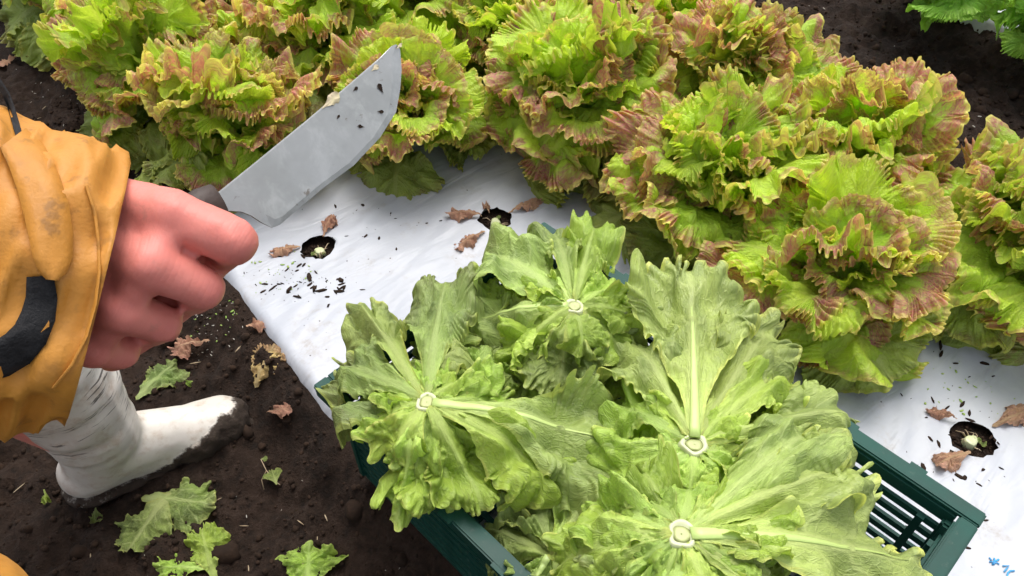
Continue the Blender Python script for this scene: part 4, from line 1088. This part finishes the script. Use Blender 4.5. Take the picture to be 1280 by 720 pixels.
boot((-0.380, 0.915, -0.082), (-0.108, 0.868, -0.078), (-0.305, 0.895, 0.055), (-0.315, 0.892, 0.27))
boot((-0.63, 0.50, -0.062), (-0.34, 0.44, -0.062), (-0.56, 0.495, 0.055), (-0.545, 0.505, 0.22))

# ------------------------------------------------------------------ loose soil, grit and scraps
def scatter(name, n, place, size, mat, seed, stretch=(1, 1, 1), sub=1, lift=0.3):
    r = np.random.default_rng(seed)
    bm = bmesh.new(); bmesh.ops.create_icosphere(bm, subdivisions=sub, radius=1.0)
    bv = np.array([q.co[:] for q in bm.verts]); bf = np.array([[q.index for q in t.verts] for t in bm.faces]); bm.free()
    V, F = [], []
    for i in range(n):
        x_, y_ = place(r)
        s_ = size(r)
        k = bv * (1 + 0.30 * vn(bv[:, 0] * 1.7 + i, bv[:, 1] * 1.7, bv[:, 2] * 1.7 + i * 0.7, seed))[:, None] * (s_ * np.array(stretch) * r.uniform(0.7, 1.25, 3))
        t = r.uniform(0, 6.28); c_, q_ = math.cos(t), math.sin(t)
        k = np.stack([k[:, 0] * c_ - k[:, 1] * q_, k[:, 0] * q_ + k[:, 1] * c_, k[:, 2]], 1)
        zz = place.z(x_, y_) + s_ * stretch[2] * lift
        V.append(k + [x_, y_, zz]); F.append(bf + i * len(bv))
    return tag(obj(name, mesh(name, np.concatenate(V), np.concatenate(F)), mat), kind='stuff')
class Place:
    def __init__(s, fn, z): s.fn = fn; s.z = z
    def __call__(s, r): return s.fn(r)
sz = lambda x_, y_: float(soil_z(x_, y_))
def left_f(r):
    while True:
        x_, y_ = r.uniform(-0.55, 0.0), r.uniform(0.30, 2.0)
        if x_ < BED_L - 0.006 * 1: return x_, y_
def right_f(r): return r.uniform(1.22, 1.86), r.uniform(0.2, 1.9)
tag(scatter('soil_crumbs', 3200, Place(left_f, sz), lambda r: 0.0018 + 0.0042 * r.random() ** 3, m_crumb, 1), 'loose dark soil crumbs covering the furrow under the boot', 'soil')
tag(scatter('soil_clods', 170, Place(left_f, sz), lambda r: 0.005 + 0.016 * r.random() ** 3, m_crumb, 2, sub=2, lift=0.1), 'lumpy dark soil clods in the furrow under the boot', 'soil')
tag(scatter('soil_crumbs', 2200, Place(right_f, sz), lambda r: 0.002 + 0.005 * r.random() ** 3, m_crumb, 3), 'loose dark soil crumbs covering the bare furrow beyond the lettuces', 'soil')
tag(scatter('soil_clods', 120, Place(right_f, sz), lambda r: 0.006 + 0.012 * r.random() ** 3, m_crumb, 4, sub=2, lift=0.1), 'lumpy dark soil clods in the bare furrow beyond the lettuces', 'soil')
def grit_l(r):
    if r.random() < 0.6:
        q = gpt(r.uniform(215, 345), r.uniform(340, 440), -0.05); 
    elif r.random() < 0.6: q = gpt(r.uniform(20, 140), r.uniform(60, 190), -0.06)
    else: q = gpt(r.uniform(180, 520), r.uniform(450, 720), -0.06)
    return (q[0], q[1]) if q[0] < BED_L - 0.015 else grit_l(r)
tag(scatter('pale_grit', 150, Place(grit_l, sz), lambda r: 0.0007 + 0.0010 * r.random() ** 2, m_grit, 5, (2.8, 0.6, 0.5), lift=1.2), 'white slivers of grit sprinkled on the soil beside the film', 'grit')
tag(scatter('pale_grit', 70, Place(right_f, sz), lambda r: 0.0011 + 0.0012 * r.random(), m_grit, 6, (2.2, 0.7, 0.7), lift=1.2), 'white slivers of grit sprinkled on the bare furrow', 'grit')
fz = lambda x_, y_: float(film_z(x_, y_, BED_L, BED_R))
def bits_f(r):
    u = r.random()
    if u < 0.45: q = gpt(r.normal(385, 30), r.normal(358, 14))
    elif u < 0.6: q = gpt(r.normal(460, 40), r.normal(285, 22))
    elif u < 0.75: q = gpt(r.normal(330, 22), r.normal(345, 14))
    else: q = gpt(r.normal(1195, 45), r.normal(560, 60))
    return (q[0], q[1]) if q[0] > 0.012 else bits_f(r)
tag(scatter('soil_specks', 130, Place(bits_f, fz), lambda r: 0.0007 + 0.0040 * r.random() ** 4, m_crumb, 7, (2.4, 0.8, 0.4), lift=0.7), 'dark soil specks smeared on the white film', 'soil')
def smear_f(r):
    u = r.random()
    q = gpt(r.normal(395, 26), r.normal(362, 12)) if u < 0.35 else gpt(r.normal(470, 60), r.normal(275, 30)) if u < 0.6 else gpt(r.normal(1215, 40), r.normal(600, 60))
    return (q[0], q[1]) if q[0] > 0.015 else smear_f(r)
tag(scatter('soil_smears', 46, Place(smear_f, fz), lambda r: 0.0022 + 0.0040 * r.random() ** 3, m_crumb, 17, (2.2, 0.9, 0.16), lift=0.6), 'larger flattened soil smears trodden onto the white film', 'soil')
tag(scatter('dry_straws', 90, Place(left_f, sz), lambda r: 0.0010 + 0.0008 * r.random(), m_root, 18, (7.0, 0.6, 0.6), lift=1.5), 'short dry straws and root threads strewn on the furrow under the boot', 'straw')
def gbits(r):
    if r.random() < 0.6: q = gpt(r.normal(355, 22), r.normal(345, 12))
    else: q = gpt(r.normal(1190, 30), r.normal(490, 18))
    return max(q[0], 0.012), q[1]
tag(scatter('leaf_scraps', 60, Place(gbits, fz), lambda r: 0.0008 + 0.0022 * r.random() ** 2, m_bit, 8, (1.6, 1.0, 0.3), lift=0.8), 'tiny green leaf scraps on the white film', 'scraps')
def gsoil(r):
    q = gpt(r.uniform(230, 345), r.uniform(345, 430), -0.05); return (q[0], q[1]) if q[0] < BED_L - 0.015 else gsoil(r)
tag(scatter('leaf_scraps', 30, Place(gsoil, sz), lambda r: 0.001 + 0.0015 * r.random(), m_bit, 9, (1.6, 0.8, 0.4), lift=1.0), 'tiny green leaf scraps on the soil beside the film', 'scraps')
# soil inside the planting holes
for h in HOLES:
    def inhole(r, h=h):
        a_, q_ = r.uniform(0, 6.28), HOLE_R * 0.95 * math.sqrt(r.random()); return h[0] + q_ * math.cos(a_), h[1] + q_ * math.sin(a_)
    tag(scatter('soil_crumbs', 130, Place(inhole, sz), lambda r: 0.0012 + 0.0022 * r.random() ** 2, m_crumb, 10), 'dark potting soil inside the round film holes', 'soil')
